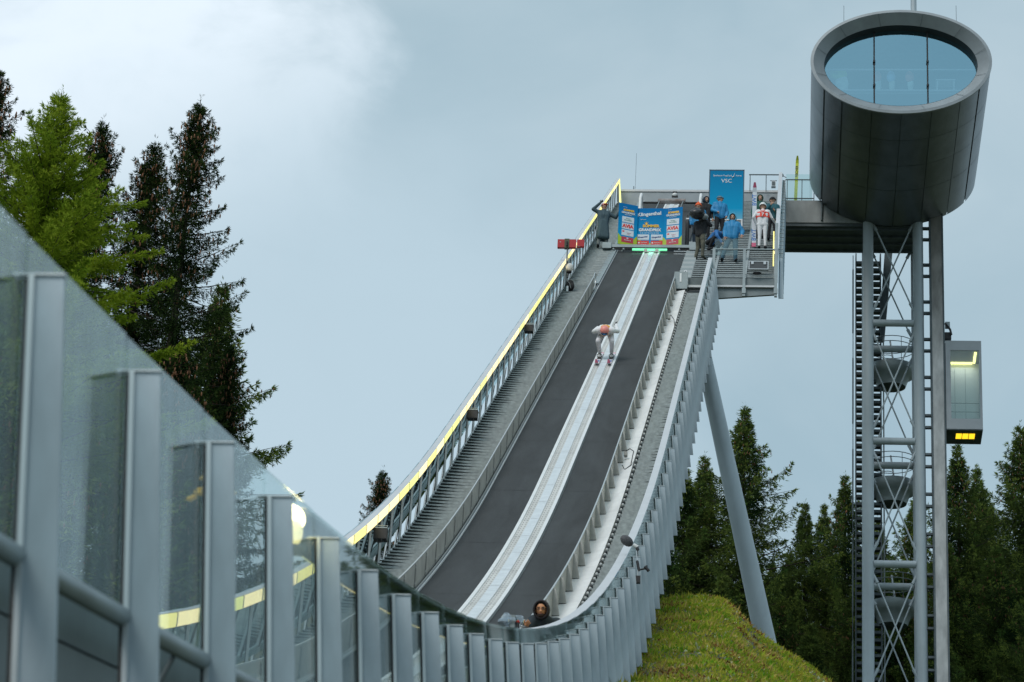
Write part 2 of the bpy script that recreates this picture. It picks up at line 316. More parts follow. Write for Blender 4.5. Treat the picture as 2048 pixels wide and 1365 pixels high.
# stairs
def riser_flight(name, xi, xo, y0, y1, arc, th, parent, top=.10, gin=.01, gout=.075):
    b = MB(); yl = ys_arc(y0, arc, y1=y1)
    for k, y in enumerate(yl[:-1]):
        yn = yl[k + 1]; z0 = Z(y) + top; ar = random.uniform(.75, 1.3)
        hi, ho = gin, gout * ar            # the nosing is deep on the inner side and thins out towards the railing
        xm = xi + (xo - xi) * random.uniform(.35, .6)
        for (xa, ha), (xb, hb) in (((xi, hi), (xm, hi * .9)), ((xm, hi * .9), (xo, ho))):
            b.hexa([(xa, y, z0 - ha), (xb, y, z0 - hb), (xb, y + .012, z0 - hb), (xa, y + .012, z0 - ha), (xa, y, z0), (xb, y, z0), (xb, y + .012, z0), (xa, y + .012, z0)], tread)
        b.box(min(xi, xo), max(xi, xo), y + .012, yn - .05, z0 - .014, z0, tread)
    b.build(name, parent)
random.seed(3)
riser_flight('stair_flight', -1.60, -2.56, -2, 113.5, .38, .03, inrun, .10, .080, .016)
riser_flight('stair_flight', 1.87, 2.54, -2, 88.2, .38, .03, inrun, .10, .085, .018)
b = MB(); b.sweep([(-2.60, -.14), (-1.50, -.14)], ysl, under); b.sweep([(1.80, -.14), (2.60, -.14)], ysl, under); b.build('stair_gap_shade', inrun)  # near-black sheets: the shade in the open tread gaps, put into the colour
b = MB(); b.sweep([(2.56, -.16), (2.56, .12), (2.575, .12), (2.575, -.16)], rng(Y0, 88.2, .8), steelm); b.build('stair_skirt', inrun)
# tick marks and a cross on the deck beside the start
b = MB()
for i in range(11):
    y = 91.2 + i * .62; b.sweep([(-1.95 + .0 * i, .115), (-1.50, .115)], [y, y + .07], bracket)
b.build('start_marks', inrun)
b = MB(); b.sweep([(-1.6, .105), (-1.39, .105)], rng(89.5, 113.5, 1), galv); b.build('deck_plate', inrun)
# top wall
b = MB(); b.box(-2.5, 5.0, 115.0, 115.3, 63.2, 65.25, ring_m); b.box(-2.52, 5.02, 114.96, 115.34, 65.25, 65.36, capw); b.build('top_wall', inrun)
b = MB(); b.box(-2.6, 5.1, 113.8, 115.0, 62.9, 63.9, steelm); b.build('top_beam', inrun)

# ------------------------------------------------------------------ railings
fy = ys_arc(8.93, 1.6350, y1=113.5); fy = ys_arc(8.93, -1.6348, n=5)[:0:-1] + fy
def railing(side, name, label):
    t = thing(name, label, 'railing'); s = side
    # fins
    ft = None
    for y in fy:
        if s > 0 and y > 88.5: continue
        zt = Z(y) + 1.07; zb = Z(y) - .75
        xi, xo, bi, bo = (2.738, 2.868, 2.908, 3.06) if s > 0 else (2.74, 2.79, 2.90, 2.93)
        lo = (-1.825); T = .012
        def q(x, yy, z): return (s * x, yy, z)
        if ft is None:
            b = MB()
            # web plate, inner flange lip, outer flange, cap and black joint
            b.hexa([(s * bi, -T, -.75), (s * bo, -T, -.75), (s * bo, T, -.75), (s * bi, T, -.75), (s * xi, -T, 1.07), (s * xo, -T, 1.07), (s * xo, T, 1.07), (s * xi, T, 1.07)], finm)
            b.hexa([(s * bi, -.028, -.75), (s * (bi + .022), -.028, -.75), (s * (bi + .022), -.010, -.75), (s * bi, -.010, -.75), (s * xi, -.028, 1.07), (s * (xi + .022), -.028, 1.07), (s * (xi + .022), -.010, 1.07), (s * xi, -.010, 1.07)], fin_edge)
            b.box(min(s * 2.68, s * (xo + .004)), max(s * 2.68, s * (xo + .004)), -.022, .018, 1.07, 1.078, fin_edge)
            ft = b.build('fin', t); ft.location = (0, y, Z(y))
            b = MB(); b.hexa([(s * 2.866, -.010, -.5), (s * 2.882, -.010, -.5), (s * 2.882, .008, -.5), (s * 2.866, .008, -.5), (s * 2.720, -.010, 1.06), (s * 2.736, -.010, 1.06), (s * 2.736, .008, 1.06), (s * 2.720, .008, 1.06)], rubber)
            jt = b.build('joint_strip', ft); jt.location = (0, 0, 0)
        else:
            o = ft.copy(); COL.objects.link(o); o.parent = t; o.location = (0, y, Z(y))
            j = jt.copy(); COL.objects.link(j); j.parent = o
    # leaning glass panes between the fins
    for a, c in zip(fy[:-1], fy[1:]):
        if s > 0 and a > 88: continue
        b = MB(); a2, c2 = a + .012, c - .012
        b.hexa([(s * 2.808, a2, Z(a) + .01), (s * 2.820, a2, Z(a) + .01), (s * 2.820, c2, Z(c) + .01), (s * 2.808, c2, Z(c) + .01),
                (s * 2.692, a2, Z(a) + 1.25), (s * 2.704, a2, Z(a) + 1.25), (s * 2.704, c2, Z(c) + 1.25), (s * 2.692, c2, Z(c) + 1.25)], glass_f if s > 0 else glass_l)
        b.build('glass_pane', t)
    # handrail box with light band on its inner face
    yb = 15.1 if s > 0 else 26.0; ye = 89.2 if s > 0 else 114.5
    yl = ys_arc(yb, 1.52, y1=ye); yl = yl + [ye] if ye - yl[-1] > .5 else yl[:-1] + [ye]
    b = MB()
    ysx = rng(yb, ye, .75)
    b.sweep([(s * 2.545, 1.245), (s * 2.690, 1.245), (s * 2.690, 1.225), (s * 2.60, 1.22), (s * 2.60, 1.03), (s * 2.562, 1.03)], ysx, [capw, capw, steelm, steelm, steelm])
    b.build('handrail_cap', t)
    random.seed(11 + s)
    for i, (a, c) in enumerate(zip(yl[:-1], yl[1:])):
        b = MB(); lm = random.choice([yled, wled, wled, gled, yled, wled])
        ym = (a + c) / 2
        b.sweep([(s * 2.560, 1.235), (s * 2.548, 1.22), (s * 2.548, 1.04), (s * 2.560, 1.025)], [a + .02, ym, c - .02], lm)
        b.build('light_panel', t)
        b = MB(); b.sweep([(s * 2.556, 1.24), (s * 2.540, 1.225), (s * 2.540, 1.035), (s * 2.556, 1.02)], [a - .018, a + .018], galv); b.build('panel_joint', t)
    if s > 0:
        lamp_m = P('lamp_end', (1, .9, .7), .5, emit=(1.0, .78, .42), estr=8)
        b = MB(); b.ell((2.60, yb + .02, Z(yb) + 1.19), (.08, .15, .06), lamp_m, 18, 12); b.ell((2.61, yb + .02, Z(yb) + 1.10), (.065, .10, .09), P('lamp_glow', (1, .9, .5), .5, emit=(1.0, .84, .36), estr=1.5), 14, 10); b.build('end_lamp', t)
        b = MB(); b.sweep([(2.50, .985), (2.67, .985), (2.67, 1.0), (2.50, 1.0)], [yb - .1, yb + .35], P('olive_cover', (.10, .10, .03), .6), True); b.build('lamp_bracket', t)
    if s < 0:
        # slim posts, kerb and bottom rail on the stair side
        b = MB(); b.sweep([(-2.575, -.20), (-2.585, -.07), (-2.66, -.06), (-2.66, -.2)], ysx, [steelm, galv, galv]); b.build('kerb', t)
        b = MB(); b.sweep([(-2.598, -.055), (-2.598, -.02), (-2.63, -.02), (-2.63, -.055)], ysx, capw); b.build('bottom_rail', t)
        for y in ys_arc(27, 1.52, y1=113.5):
            b = MB(); z = Z(y)
            b.box(-2.625, -2.585, y - .02, y + .0, z - .2, z + 1.03, capw); b.box(-2.645, -2.60, y, y + .055, z - .2, z + 1.03, black)
            b.build('post', t)
            b = MB(); b.box(-2.79, -2.75, y + .3, y + .42, z + 1.16, z + 1.30, steeld); b.build('glass_clamp', t)
    else:
        b = MB(); yy_ = rng(-2, 40, .8); b.tube([(2.832, y, Z(y) - .03) for y in yy_], .042, galv, 10); b.build('handrail_tube', t)
        for y in (5.2, 8.3, 11.55, 14.8):
            b = MB(); b.tube([(2.832, y, Z(y) - .05), (2.70, y + .02, Z(y) - .36), (2.6, y + .02, Z(y) - .42)], .012, steeld, 6); b.build('tube_post', t)
        b = MB(); b.sweep([(2.60, -.16), (2.60, -.03), (2.80, -.03), (2.80, -.16)], rng(40, 88.6, .8), galv); b.build('kerb', t)
    return t
railR = railing(1, 'glass_railing', 'grey finned glass railing sweeping from the foreground up to the start platform')
railL = railing(-1, 'glass_railing', 'far glass railing with a glowing yellow light band under its pale handrail')
# upper end of the left light band folds down to the deck
b = MB(); b.hexa([(-2.48, 114.5, Z(114.5) - .9), (-2.36, 114.5, Z(114.5) - .9), (-2.36, 114.6, Z(114.5) - .9), (-2.48, 114.6, Z(114.5) - .9), (-2.60, 114.5, Z(114.5) + 1.25), (-2.55, 114.5, Z(114.5) + 1.25), (-2.55, 114.6, Z(114.5) + 1.25), (-2.60, 114.6, Z(114.5) + 1.25)], gled)
b.build('light_panel', railL)
b = MB(); b.hexa([(-2.62, 114.52, Z(114.5) - .9), (-2.49, 114.52, Z(114.5) - .9), (-2.49, 114.62, Z(114.5) - .9), (-2.62, 114.62, Z(114.5) - .9), (-2.68, 114.52, Z(114.5) + 1.2), (-2.61, 114.52, Z(114.5) + 1.2), (-2.61, 114.62, Z(114.5) + 1.2), (-2.68, 114.62, Z(114.5) + 1.2)], steeld)
b.build('end_post', railL)

# guards beside the mat
def guard(s, name, label, y1):
    t = thing(name, label, 'guard rail'); ye = y1
    ax, bx = (1.375, 1.525) if s > 0 else (1.49, 1.60)
    px = ax if s > 0 else 1.485
    b = MB(); b.sweep([(s * px, .0), (s * px, .555), (s * (px + .012), .555), (s * (px + .012), .0)], rng(12, ye, .8), acryl, True); b.build('panel', t)
    b = MB(); b.sweep([(s * (px - .008), .55), (s * (px - .008), .572), (s * (px + .02), .572), (s * (px + .02), .55)], rng(12, ye, .8), silver, True); b.build('top_edge', t)
    fst = None
    for y in ys_arc(13, 1.56, y1=ye):
        if fst is None:
            b = MB(); q0 = px + .013
            if s > 0: b.hexa([(q0, -.05, .02), (bx, -.05, .02), (bx, .05, .02), (q0, .05, .02), (q0, -.02, .54), (q0 + .045, -.02, .54), (q0 + .045, .02, .54), (q0, .02, .54)], bracket)
            else: b.hexa([(-q0 - .14, -.07, .0), (-q0, -.07, .0), (-q0, .07, .0), (-q0 - .14, .07, .0), (-q0 - .03, -.02, .54), (-q0, -.02, .54), (-q0, .02, .54), (-q0 - .03, .02, .54)], steelm)
            for h in (.12, .45):
                b.ell((s * (px + (.02 if s > 0 else -.004)), -.0, h), (.012, .016, .016), silver, 6, 4)
            if s < 0: b.box(-px - .002 + .0, -px + .004, -.075, .075, .02, .5, P('bracket_shade', (.17, .17, .16), .5))
            fst = b.build('bracket', t); fst.location = (0, y, Z(y))
        else:
            o = fst.copy(); COL.objects.link(o); o.parent = t; o.location = (0, y, Z(y))
    # rounded tubular end
    x = s * (px + .01); b = MB()
    pts = [(x, y1 - .2, Z(y1 - .2) + .5), (x, y1 + .3, Z(y1 + .3) + .62), (x, y1 + .75, Z(y1 + .75) + .5), (x, y1 + .8, Z(y1 + .8) + .15), (x, y1 + .45, Z(y1 + .45) + .0), (x, y1 - .3, Z(y1 - .3) + .05)]
    b.tube(pts, .025, silver, 8); b.build('end_loop', t)
    return t
guard(1, 'guard_board', 'low guard board with pale brackets between the right mat and the white gutter', 88.6)
guard(-1, 'guard_board', 'low guard board of frosted panels beside the wide steel stairs', 88.6)

# ------------------------------------------------------------------ leaning pillar
pil = MB(); a, c = Vector((2.16, 88, 45.0)), Vector((6.43, 88, 25.5))
pil.tube([a, a.lerp(c, .3), a.lerp(c, .6), c], [.26, .30, .345, .40], pillar_m, 40)
tag(pil.build('leaning_pillar'), 'thick round grey pillar leaning out from under the start platform', 'pillar', kind='thing')

# ------------------------------------------------------------------ start platform
plat = thing('start_platform', 'wide stepped steel start platform with framed front and finned side wall', 'platform')
b = MB()
yl = [89.0 + .5 * i for i in range(52)]
random.seed(8)
for y in yl:
    z = Z(y) + .1
    b.box(2.62, 4.93, y, y + .24, z - .035, z, tread); b.box(2.62, 4.93, y, y + .02, z - .05, z - .035, galv)
    if y > 89: b.box(1.86, 2.62, y, y + .24, z - .035, z, tread); b.box(1.86, 2.62, y, y + .02, z - .045, z - .035, galv)
b.build('steps', plat)
b = MB(); 
for xx in (2.64, 3.78, 4.88): b.sweep([(xx, -.05), (xx + .1, -.05), (xx + .1, .135), (xx, .135)], rng(88.9, 114.5, 1), tread, True)
b.build('stringers', plat)
b = MB(); b.sweep([(1.36, -.22), (5.0, -.22)], rng(89.0, 114.5, 1), P('platform_gap_shade', (.02, .03, .033), .9)); b.build('underside_shade', plat)  # sheet coloured almost black to stand for shade below the open steps
# number blocks beside the mat
b = MB(); numm = P('number_step', (.42, .46, .47), .5, .2)
for i, y in enumerate([88.75 + .55 * k for k in range(22)]):
    z = Z(y) + .06; b.box(1.38, 1.84, y, y + .04, z - .16, z + .08, numm if i % 2 else galv); b.box(1.38, 1.84, y + .04, y + .4, z + .05, z + .08, tread)
b.box(1.38, 1.84, 88.55, 88.75, 46.3, 46.98, galv)
nb = b.build('gate_steps', plat)
wp = P('white_print', (.8, .82, .84), .5)
text('1', .48, wp, nb, (1.60, 88.54, 46.72), name='number', bold=.01)
for k in range(2, 9): text(str(k), .27, wp, nb, (1.60 , 88.73 + .55 * (k - 1) , Z(88.75 + .55 * (k - 1)) + .03), name='number', bold=.006)
# front frame
b = MB(); yf = 88.8
b.box(2.74, 5.03, yf, yf + .12, 46.58, 46.88, steelm); b.box(2.74, 5.03, yf - .1, yf + .2, 46.47, 46.54, capw)
b.hexa([(2.7, yf, 46.04), (5.03, yf, 46.24), (5.03, yf + .1, 46.24), (2.7, yf + .1, 46.04), (2.7, yf, 46.46), (5.03, yf, 46.46), (5.03, yf + .1, 46.46), (2.7, yf + .1, 46.46)], steelm)
b.box(1.86, 2.64, yf, yf + .12, 46.58, 46.88, steeld); b.box(1.4, 2.64, yf - .1, yf + .1, 46.44, 46.53, capw)
b.build('front_beam', plat)
for x in (2.71, 3.80, 4.93):
    b = MB(); b.box(x, x + .1, yf - .12, yf - .02, 46.1, 47.98, galv); b.box(x - .02, x + .12, yf - .15, yf - .12, 46.2, 46.4, galv); b.build('front_post', plat)
b = MB(); b.tube([(2.72, yf - .07, 48.0), (5.02, yf - .07, 48.0)], .035, galv, 8); b.build('top_rail', plat)
b = MB()
for k in range(2): z = 46.93 + k * .06; b.box(2.82, 4.93, yf - .05, yf - .035, z, z + .025, galv)
b.build('screen_bars', plat)
b = MB(); b.box(2.78, 3.62, yf - .1, yf - .085, 47.75, 48.42, glass_o); b.build('glass_screen', plat)
# side wall of the platform: pale cap, glass and fins
b = MB(); b.sweep([(4.90, 1.62), (5.06, 1.62), (5.06, 1.58), (4.95, 1.58), (4.95, 1.40), (4.91, 1.40)], rng(89.3, 114.6, 1), [capw, capw, steelm, steelm, wled]); b.build('side_cap', plat)
b = MB(); b.box(4.93, 5.04, 89.1, 89.2, 46.9, 49.3, galv); b.build('side_post', plat)
b = MB(); b.box(4.86, 4.90, 89.18, 89.24, 47.6, 49.0, yled); b.build('light_panel', plat)
b = MB(); b.sweep([(5.07, -.3), (5.07, 1.68), (5.08, 1.68), (5.082, -.3)], rng(88.9, 114.6, 1), glass_o, True); b.build('side_glass', plat)
fs_ = None
for y in ys_arc(89.0, 1.3, y1=114.5):
    if fs_ is None:
        b = MB(); b.hexa([(5.10, -.015, -.35), (5.26, -.015, -.35), (5.26, .015, -.35), (5.10, .015, -.35), (5.10, -.015, 1.3), (5.20, -.015, 1.3), (5.20, .015, 1.3), (5.10, .015, 1.3)], finm)
        b.box(5.08, 5.22, -.03, .03, 1.3, 1.315, fin_edge)
        fs_ = b.build('side_fin', plat); fs_.location = (0, y, Z(y))
    else: o = fs_.copy(); COL.objects.link(o); o.parent = plat; o.location = (0, y, Z(y))
b = MB(); b.sweep([(5.085, -.35), (5.10, -.35), (5.10, 1.2), (5.085, 1.2)], rng(88.9, 114.6, 1), finm, True); b.build('side_panel', plat)
# back railing at the top of the platform
b = MB(); b.tube([(3.5, 114.8, 66.1), (5.0, 114.8, 66.1)], .03, steeld, 8)
for x in (3.55, 4.3, 4.95): b.tube([(x, 114.8, 65.2), (x, 114.8, 66.1)], .022, steeld, 6)
b.build('back_rail', plat)

# ------------------------------------------------------------------ footbridge to the tower
K = 1.0655; CAM_SCALE = (Vector((10.208, 116.672, 28.769)), Vector((9.92, 109.5, 27.0)), K)  # footbridge and tower frame scaled up about the camera, so they stand farther back
br = thing('footbridge', 'grey steel footbridge running from the start platform to the tower', 'footbridge')
brs = P('bridge_side', (.30, .325, .33), .6, .1, noise=.28, nscale=1.4, stretch=(1, 1, .5))
b = MB(); b.box(5.22, 11.2, 108.3, 108.42, 59.96, 61.07, brs); b.box(5.22, 11.2, 110.7, 110.82, 59.96, 61.07, brs); b.tube([(6.82, 108.26, 60.05), (6.86, 108.26, 61.6)], .045, steeld, 6); b.build('parapet', br)
b = MB(); b.box(5.22, 11.2, 108.34, 110.78, 59.80, 59.95, steeld)
for k in range(4): b.box(5.3, 11.1, 108.5 + .66 * k, 108.62 + .66 * k, 59.70, 59.80, steeld)
b.build('underside', br)
b = MB()
for z in (61.2, 62.15): b.tube([(5.22, 108.36, z), (6.5, 108.36, z)], .025, steeld, 6)
for x in (5.3, 5.95, 6.48): b.tube([(x, 108.36, 61.05), (x, 108.36, 62.15)], .02, steeld, 6)
b.tube([(5.3, 110.7, 62.2), (6.05, 110.2, 62.1), (6.1, 110.2, 61.1)], .02, steeld, 6)
b.build('railing', br)
b = MB(); b.box(5.25, 6.4, 108.40, 108.41, 61.1, 62.45, glass_o); b.build('glass_screen', br)

# ------------------------------------------------------------------ observation tower
tow = thing('observation_tower', 'tall tubular steel tower carrying an oval glass-fronted cabin', 'tower', loc=(0, 0, 0))
TX0, TX1, TYF, TYB = 8.84, 10.99, 108.25, 110.75
for x, y in ((TX0, TYF), (TX1, TYF), (TX0, TYB), (TX1, TYB)):
    r = .225 if y == TYF else .20
    b = MB(); b.tube([(x, y, 24), (x, y, 60.6)], r, pillar_m, 28); b.build('column', tow)
lev = [32.8, 38.38, 43.9, 49.46, 55.03, 60.4]
for z in lev[:-1]:
    for y, zz in ((TYF, z), (TYB, z)):
        b = MB(); b.tube([(TX0 + .2, y, zz), (TX1 - .2, y, zz)], .155, pillar_m, 20); b.build('crossbar', tow)
    for x in (TX0, TX1):
        b = MB(); b.tube([(x, TYF + .1, z), (x, TYB - .1, z)], .12, pillar_m, 14); b.build('crossbar', tow)
for z0, z1 in zip(lev[:-1], lev[1:]):
    for y in (TYF, TYB):
        for a, c in ((TX0, TX1), (TX1, TX0)):
            b = MB(); s_ = 1 if c > a else -1
            p0 = Vector((a + s_ * .28, y + .02 * s_, z0 + .75)); p1 = Vector((c - s_ * .28, y + .02 * s_, z1 - .65))
            b.tube([p0, p1], .035, pillar_m, 8)
            b.tube([Vector((a + s_ * .1, y, z0 + .4)), p0 + (p1 - p0) * .05], [.05, .075], pillar_m, 8); b.tube([p1 - (p1 - p0) * .05, Vector((c - s_ * .1, y, z1 - .3))], [.075, .05], pillar_m, 8)
            b.build('brace_rod', tow)
for z in (54.2, 48.63, 43.07, 37.5):
    cx_, cy_ = 9.95, 111.75; b = MB(); n = 28
    def rg(r, zz): return [(cx_ + r * math.cos(2 * PI * k / n), cy_ + .85 * r * math.sin(2 * PI * k / n), zz) for k in range(n)]
    vs = rg(1.03, z + .42) + rg(1.03, z) + rg(.80, z - .05) + rg(.62, z - .55); vs.append((cx_, cy_, z - .62))
    fsx = [(j * n + k, (j + 1) * n + k, (j + 1) * n + (k + 1) % n, j * n + (k + 1) % n) for j in range(3) for k in range(n)]
    b.add(vs, fsx, galv, True); b.add(vs, [(3 * n + k, 4 * n, 3 * n + (k + 1) % n) for k in range(n)] + [tuple(range(n))[::-1]], steeld)
    b.build('gallery', tow)
    b = MB()
    for h in (1.55, 1.3): b.tube([(cx_ + 1.05 * math.cos(2 * PI * k / 24), cy_ + .9 * math.sin(2 * PI * k / 24), z + h) for k in range(25)], .018, steelm, 6)
    for k in range(0, 24, 6): b.tube([(cx_ + 1.05 * math.cos(2 * PI * k / 24 + .4), cy_ + .9 * math.sin(2 * PI * k / 24 + .4), z + h) for h in (.4, 1.55)], .015, steelm, 6)
    b.tube([(cx_ + .1, cy_ - .2, z + .45), (cx_ - .05, cy_ - .1, z + 1.7)], .04, silver, 8)
    b.tube([(cx_ - .2 + .28 * math.cos(2 * PI * k / 16), cy_ - .3 + .28 * math.sin(2 * PI * k / 16), z + .75) for k in range(17)], .018, silver, 6)
    b.build('gallery_rail', tow)
b = MB()
zz = 39.0
while zz < 60: b.box(8.43, 9.46, 111.6, 111.9, zz, zz + .13, steeld); zz += .345
b.build('stair_treads', tow)
b = MB(); b.box(8.38, 8.43, 111.55, 112, 30, 60.2, steeld); b.box(9.46, 9.52, 111.55, 112, 30, 60.2, steeld); b.box(8.96, 9.05, 111.5, 111.6, 30, 59.8, steeld)
for k in range(6): b.box(8.24, 8.30, 111.4, 111.6, 34.2 + 4.4 * k, 37.3 + 4.4 * k, steelm)
b.tube([(8.27, 111.4, 30), (8.27, 111.4, 60)], .02, steeld, 6)
b.build('stair_stringers', tow)
b = MB(); b.hexa([(9.38, 111.8, 56), (9.66, 111.8, 56), (9.66, 112.1, 56), (9.38, 112.1, 56), (9.70, 111.8, 60.6), (10.05, 111.8, 60.6), (10.05, 112.1, 60.6), (9.70, 112.1, 60.6)], steeld)
b.tube([(9.6, 111.5, 34), (9.6, 111.5, 56)], .035, steelm, 6); b.build('rear_strut', tow)
# lift mast
b = MB(); b.box(11.54, 12.0, 108.0, 108.5, 28, 60.9, stainm); b.build('mast_cladding', tow)
b = MB(); b.box(11.47, 11.54, 107.97, 108.55, 28, 60.9, steeld); b.box(12.0, 12.07, 107.97, 108.55, 28, 60.9, steeld); b.build('mast_rail', tow)
b = MB(); zz = 29.0; k = 0
while zz < 60.5:
    b.box(11.2, 11.48, 108.15, 108.3, zz, zz + .1, steeld); zz += .55 if k % 2 else 1.25; k += 1
b.build('mast_bracket', tow)
b = MB(); b.box(12.07, 12.35, 108.0, 108.3, 54.2, 54.5, black); b.tube([(12.1, 107.95, 54.9), (12.3, 107.95, 54.6), (12.35, 107.95, 54.35)], .05, black, 6); b.box(12.1, 12.3, 108, 108.2, 54.75, 55.0, galv); b.build('cable_box', tow)

# oval cabin
CAM_SCALE = None
cap_c = Vector((10.135, 104.0, 65.56)); AX = Vector((.0012, .9979, .0647)).normalized(); LEN = 11.3; RA, RB = 3.86, 2.60
AU = AX.cross(Vector((1, 0, 0))).normalized(); AU = AU if AU.z > 0 else -AU; AR = Vector((1, 0, 0))
AX2 = Vector((.004, .9979, .0647)).normalized()
def cp(ang, d, ra, rb, front=True):
    # the front face is upright while the shell runs along its slightly rising axis
    return cap_c + AX2 * d + Vector((ra * math.cos(ang), 0, rb * math.sin(ang)))
cabm = thing('x', None, None) if False else None
core = MB(); n = 120
def ring(ra, rb, d): return [cp(2 * PI * k / n, d, ra, rb) for k in range(n)]
prof_c = [(RA - .04, RB - .04, .02), (RA - .04, RB - .04, LEN - .1), (RA - .25, RB - .2, LEN + .2), (RA - 1.6, RB - 1.2, LEN + .25)]
vs = []
for ra, rb, d_ in prof_c: vs += ring(ra, rb, d_)
core.add(vs, [(j * n + k, j * n + (k + 1) % n, (j + 1) * n + (k + 1) % n, (j + 1) * n + k) for j in range(3) for k in range(n)] + [tuple(range(3 * n, 4 * n))], steeld, True)
cabin = core.build('oval_cabin', tow)
# cladding sheets: 20 around, 4 along, with narrow dark joints
ang_j = [0.0]
edges = [-90, -70.5, -49.5, -31, -8, 20, 55, 90, 125, 160, 188, 211, 229.5, 251]
shade_mats = [P('zinc_sheet_%s' % nme, tuple(v * f for v in (.17, .195, .215)), .34 + .03 * f, .8, noise=.10, nscale=1.2, big=(.7, .20, (1, .3, 1))) for nme, f in (('plain', 1.0), ('pale', 1.08), ('dull', .92))]
random.seed(21); b = MB()
dl = [0.0, 2.6, 5.1, 7.6, LEN + .05]
for i in range(len(edges)):
    a0 = math.radians(edges[i]); a1 = math.radians(edges[(i + 1) % len(edges)] + (360 if i == len(edges) - 1 else 0))
    g0 = .10 if edges[i] in (-31, 211) else .02; g1 = .012
    gg = g0 / 3.4; ns = 8
    for j in range(4):
        m_ = random.choice(shade_mats + [capsule_m] * 2); da, db = dl[j] + .018, dl[j + 1] - .018
        vs = []
        for dd in (da, db):
            for k in range(ns + 1):
                aa = a0 + gg + (a1 - gg / 2 - a0 - gg) * k / ns; vs.append(cp(aa, dd, RA, RB))
        b.add(vs, [(k, k + 1, ns + 2 + k, ns + 1 + k) for k in range(ns)], m_, True)
b.build('cladding', cabin)
# front ring
b = MB(); vs = ring(RA + .03, RB + .03, -.04) + ring(RA - .10, RB - .10, -.06) + ring(3.30, 2.06, .34); 
for j in range(2):
    b.add(vs[j * n:(j + 2) * n], [(k, n + k, n + (k + 1) % n, (k + 1) % n) for k in range(n)], ring_m, True)
vs = ring(RA + .03, RB + .03, -.04) + ring(RA + .03, RB + .03, .06); b.add(vs, [(k, k + n, (k + 1) % n + n, (k + 1) % n) for k in range(n)], ring_m, True)
b.build('front_ring', cabin)
b = MB(); vs = ring(3.29, 2.05, .34) + ring(3.27, 1.99, .74); b.add(vs, [(k, k + n, (k + 1) % n + n, (k + 1) % n) for k in range(n)], P('reveal', (.03, .035, .038), .6), True); b.build('window_reveal', cabin)
b = MB()
for k in range(12): 
    a = 2 * PI * (k + .5) / 12; p0, p1 = cp(a, -.105, RA - .12, RB - .12), cp(a, .335, 3.30, 2.06); b.tube([p0, p1], .006, steeld, 4)
b.build('ring_joints', cabin)
b = MB(); vs = ring(3.29, 2.0, .72) + [cp(0, .72, 0, 0)]; b.add(vs, [(k, (k + 1) % n, n) for k in range(n)], glass_w); b.build('window_glass', cabin)
for mx_ in (-1.13, 1.17):
    b = MB(); hh = 2.0 * math.sqrt(1 - (mx_ / 3.29) ** 2); c0 = cap_c + AX2 * .66
    b.tube([c0 + Vector((mx_, 0, -hh)), c0 + Vector((mx_, 0, hh))], .035, black, 6)
    for h in (-.85, .35): b.tube([c0 + Vector((mx_, -.03, h - .05)), c0 + Vector((mx_, -.03, h + .05))], .06, black, 6)
    b.build('mullion', cabin)
b = MB(); fl = cap_c.z - .95
b.box(cap_c.x - 3.05, cap_c.x + 3.05, 104.95, 111, fl - .1, fl, P('cabin_floor', (.45, .46, .46), .6)); b.build('cabin_floor', cabin)
b = MB(); b.tube([(cap_c.x - 3.2, 104.95, fl + 1.12), (cap_c.x + 3.2, 104.95, fl + 1.12)], .045, capw, 6); b.tube([(cap_c.x - 3.0, 104.9, fl + .03), (cap_c.x + 3.0, 104.9, fl + .03)], .05, capw, 6); b.build('inside_rail', cabin)
# roof mast and lightning rods
b = MB(); b.tube([(10.80, 106, 68.1), (10.80, 106, 72.5)], .13, pillar_m, 16); b.build('roof_mast', tow)
for x in (7.72, 12.67):
    b = MB(); b.tube([(x, 106, 67.4), (x, 106, 69.75)], .010, steeld, 5); b.build('lightning_rod', tow)
# table and jacket inside
t = thing('table', 'pale narrow-legged table behind the cabin window', 'table', loc=(12.1, 105.4, fl))
b = MB(); b.box(-.42, .42, -.3, .3, .70, .75, white); b.build('tabletop', t)
for x in (-.36, .36):
    for y in (-.25, .25): b = MB(); b.box(x - .025, x + .025, y - .025, y + .025, 0, .70, white); b.build('leg', t)
b = MB(); b.box(10.9 + .9, 11.8 + .75, 105.2, 105.6, fl + .005, fl + .11, white); tag(b.build('flat_case'), 'flat white case on the cabin floor under the table', 'case')
b = MB(); hv = P('hi_vis', (.45, .75, .12), .6, noise=.3, nscale=3); hw = P('pale_cloth', (.62, .72, .66), .8, noise=.2, nscale=4)
b.ell((7.45, 105.15, fl + 1.0), (.42, .08, .28), hv, 12, 8); b.ell((7.62, 105.15, fl + .5), (.30, .07, .55), hw, 12, 8)
tag(b.build('safety_jacket'), 'green-yellow safety jacket hanging inside the cabin window', 'jacket')

coatr = P('rail_coat_red', (.75, .20, .16), .7); coatb = P('rail_coat_pale', (.35, .55, .80), .7)
for x, m1, lb in ((9.15, coatr, 'red and white jacket hanging on the rail inside the cabin window'), (9.75, coatb, 'pale blue jacket hanging on the rail inside the cabin window'), (10.55, coatr, 'orange jacket hanging on the rail nearest the right mullion inside the cabin')):
    b = MB(); b.ell((x, 105.1, fl + .85), (.20, .07, .30), m1, 10, 7); b.ell((x + .04, 105.12, fl + .5), (.14, .06, .42), hw, 10, 7); tag(b.build('hanging_jacket'), lb, 'jacket', 'jackets hanging inside the oval cabin')
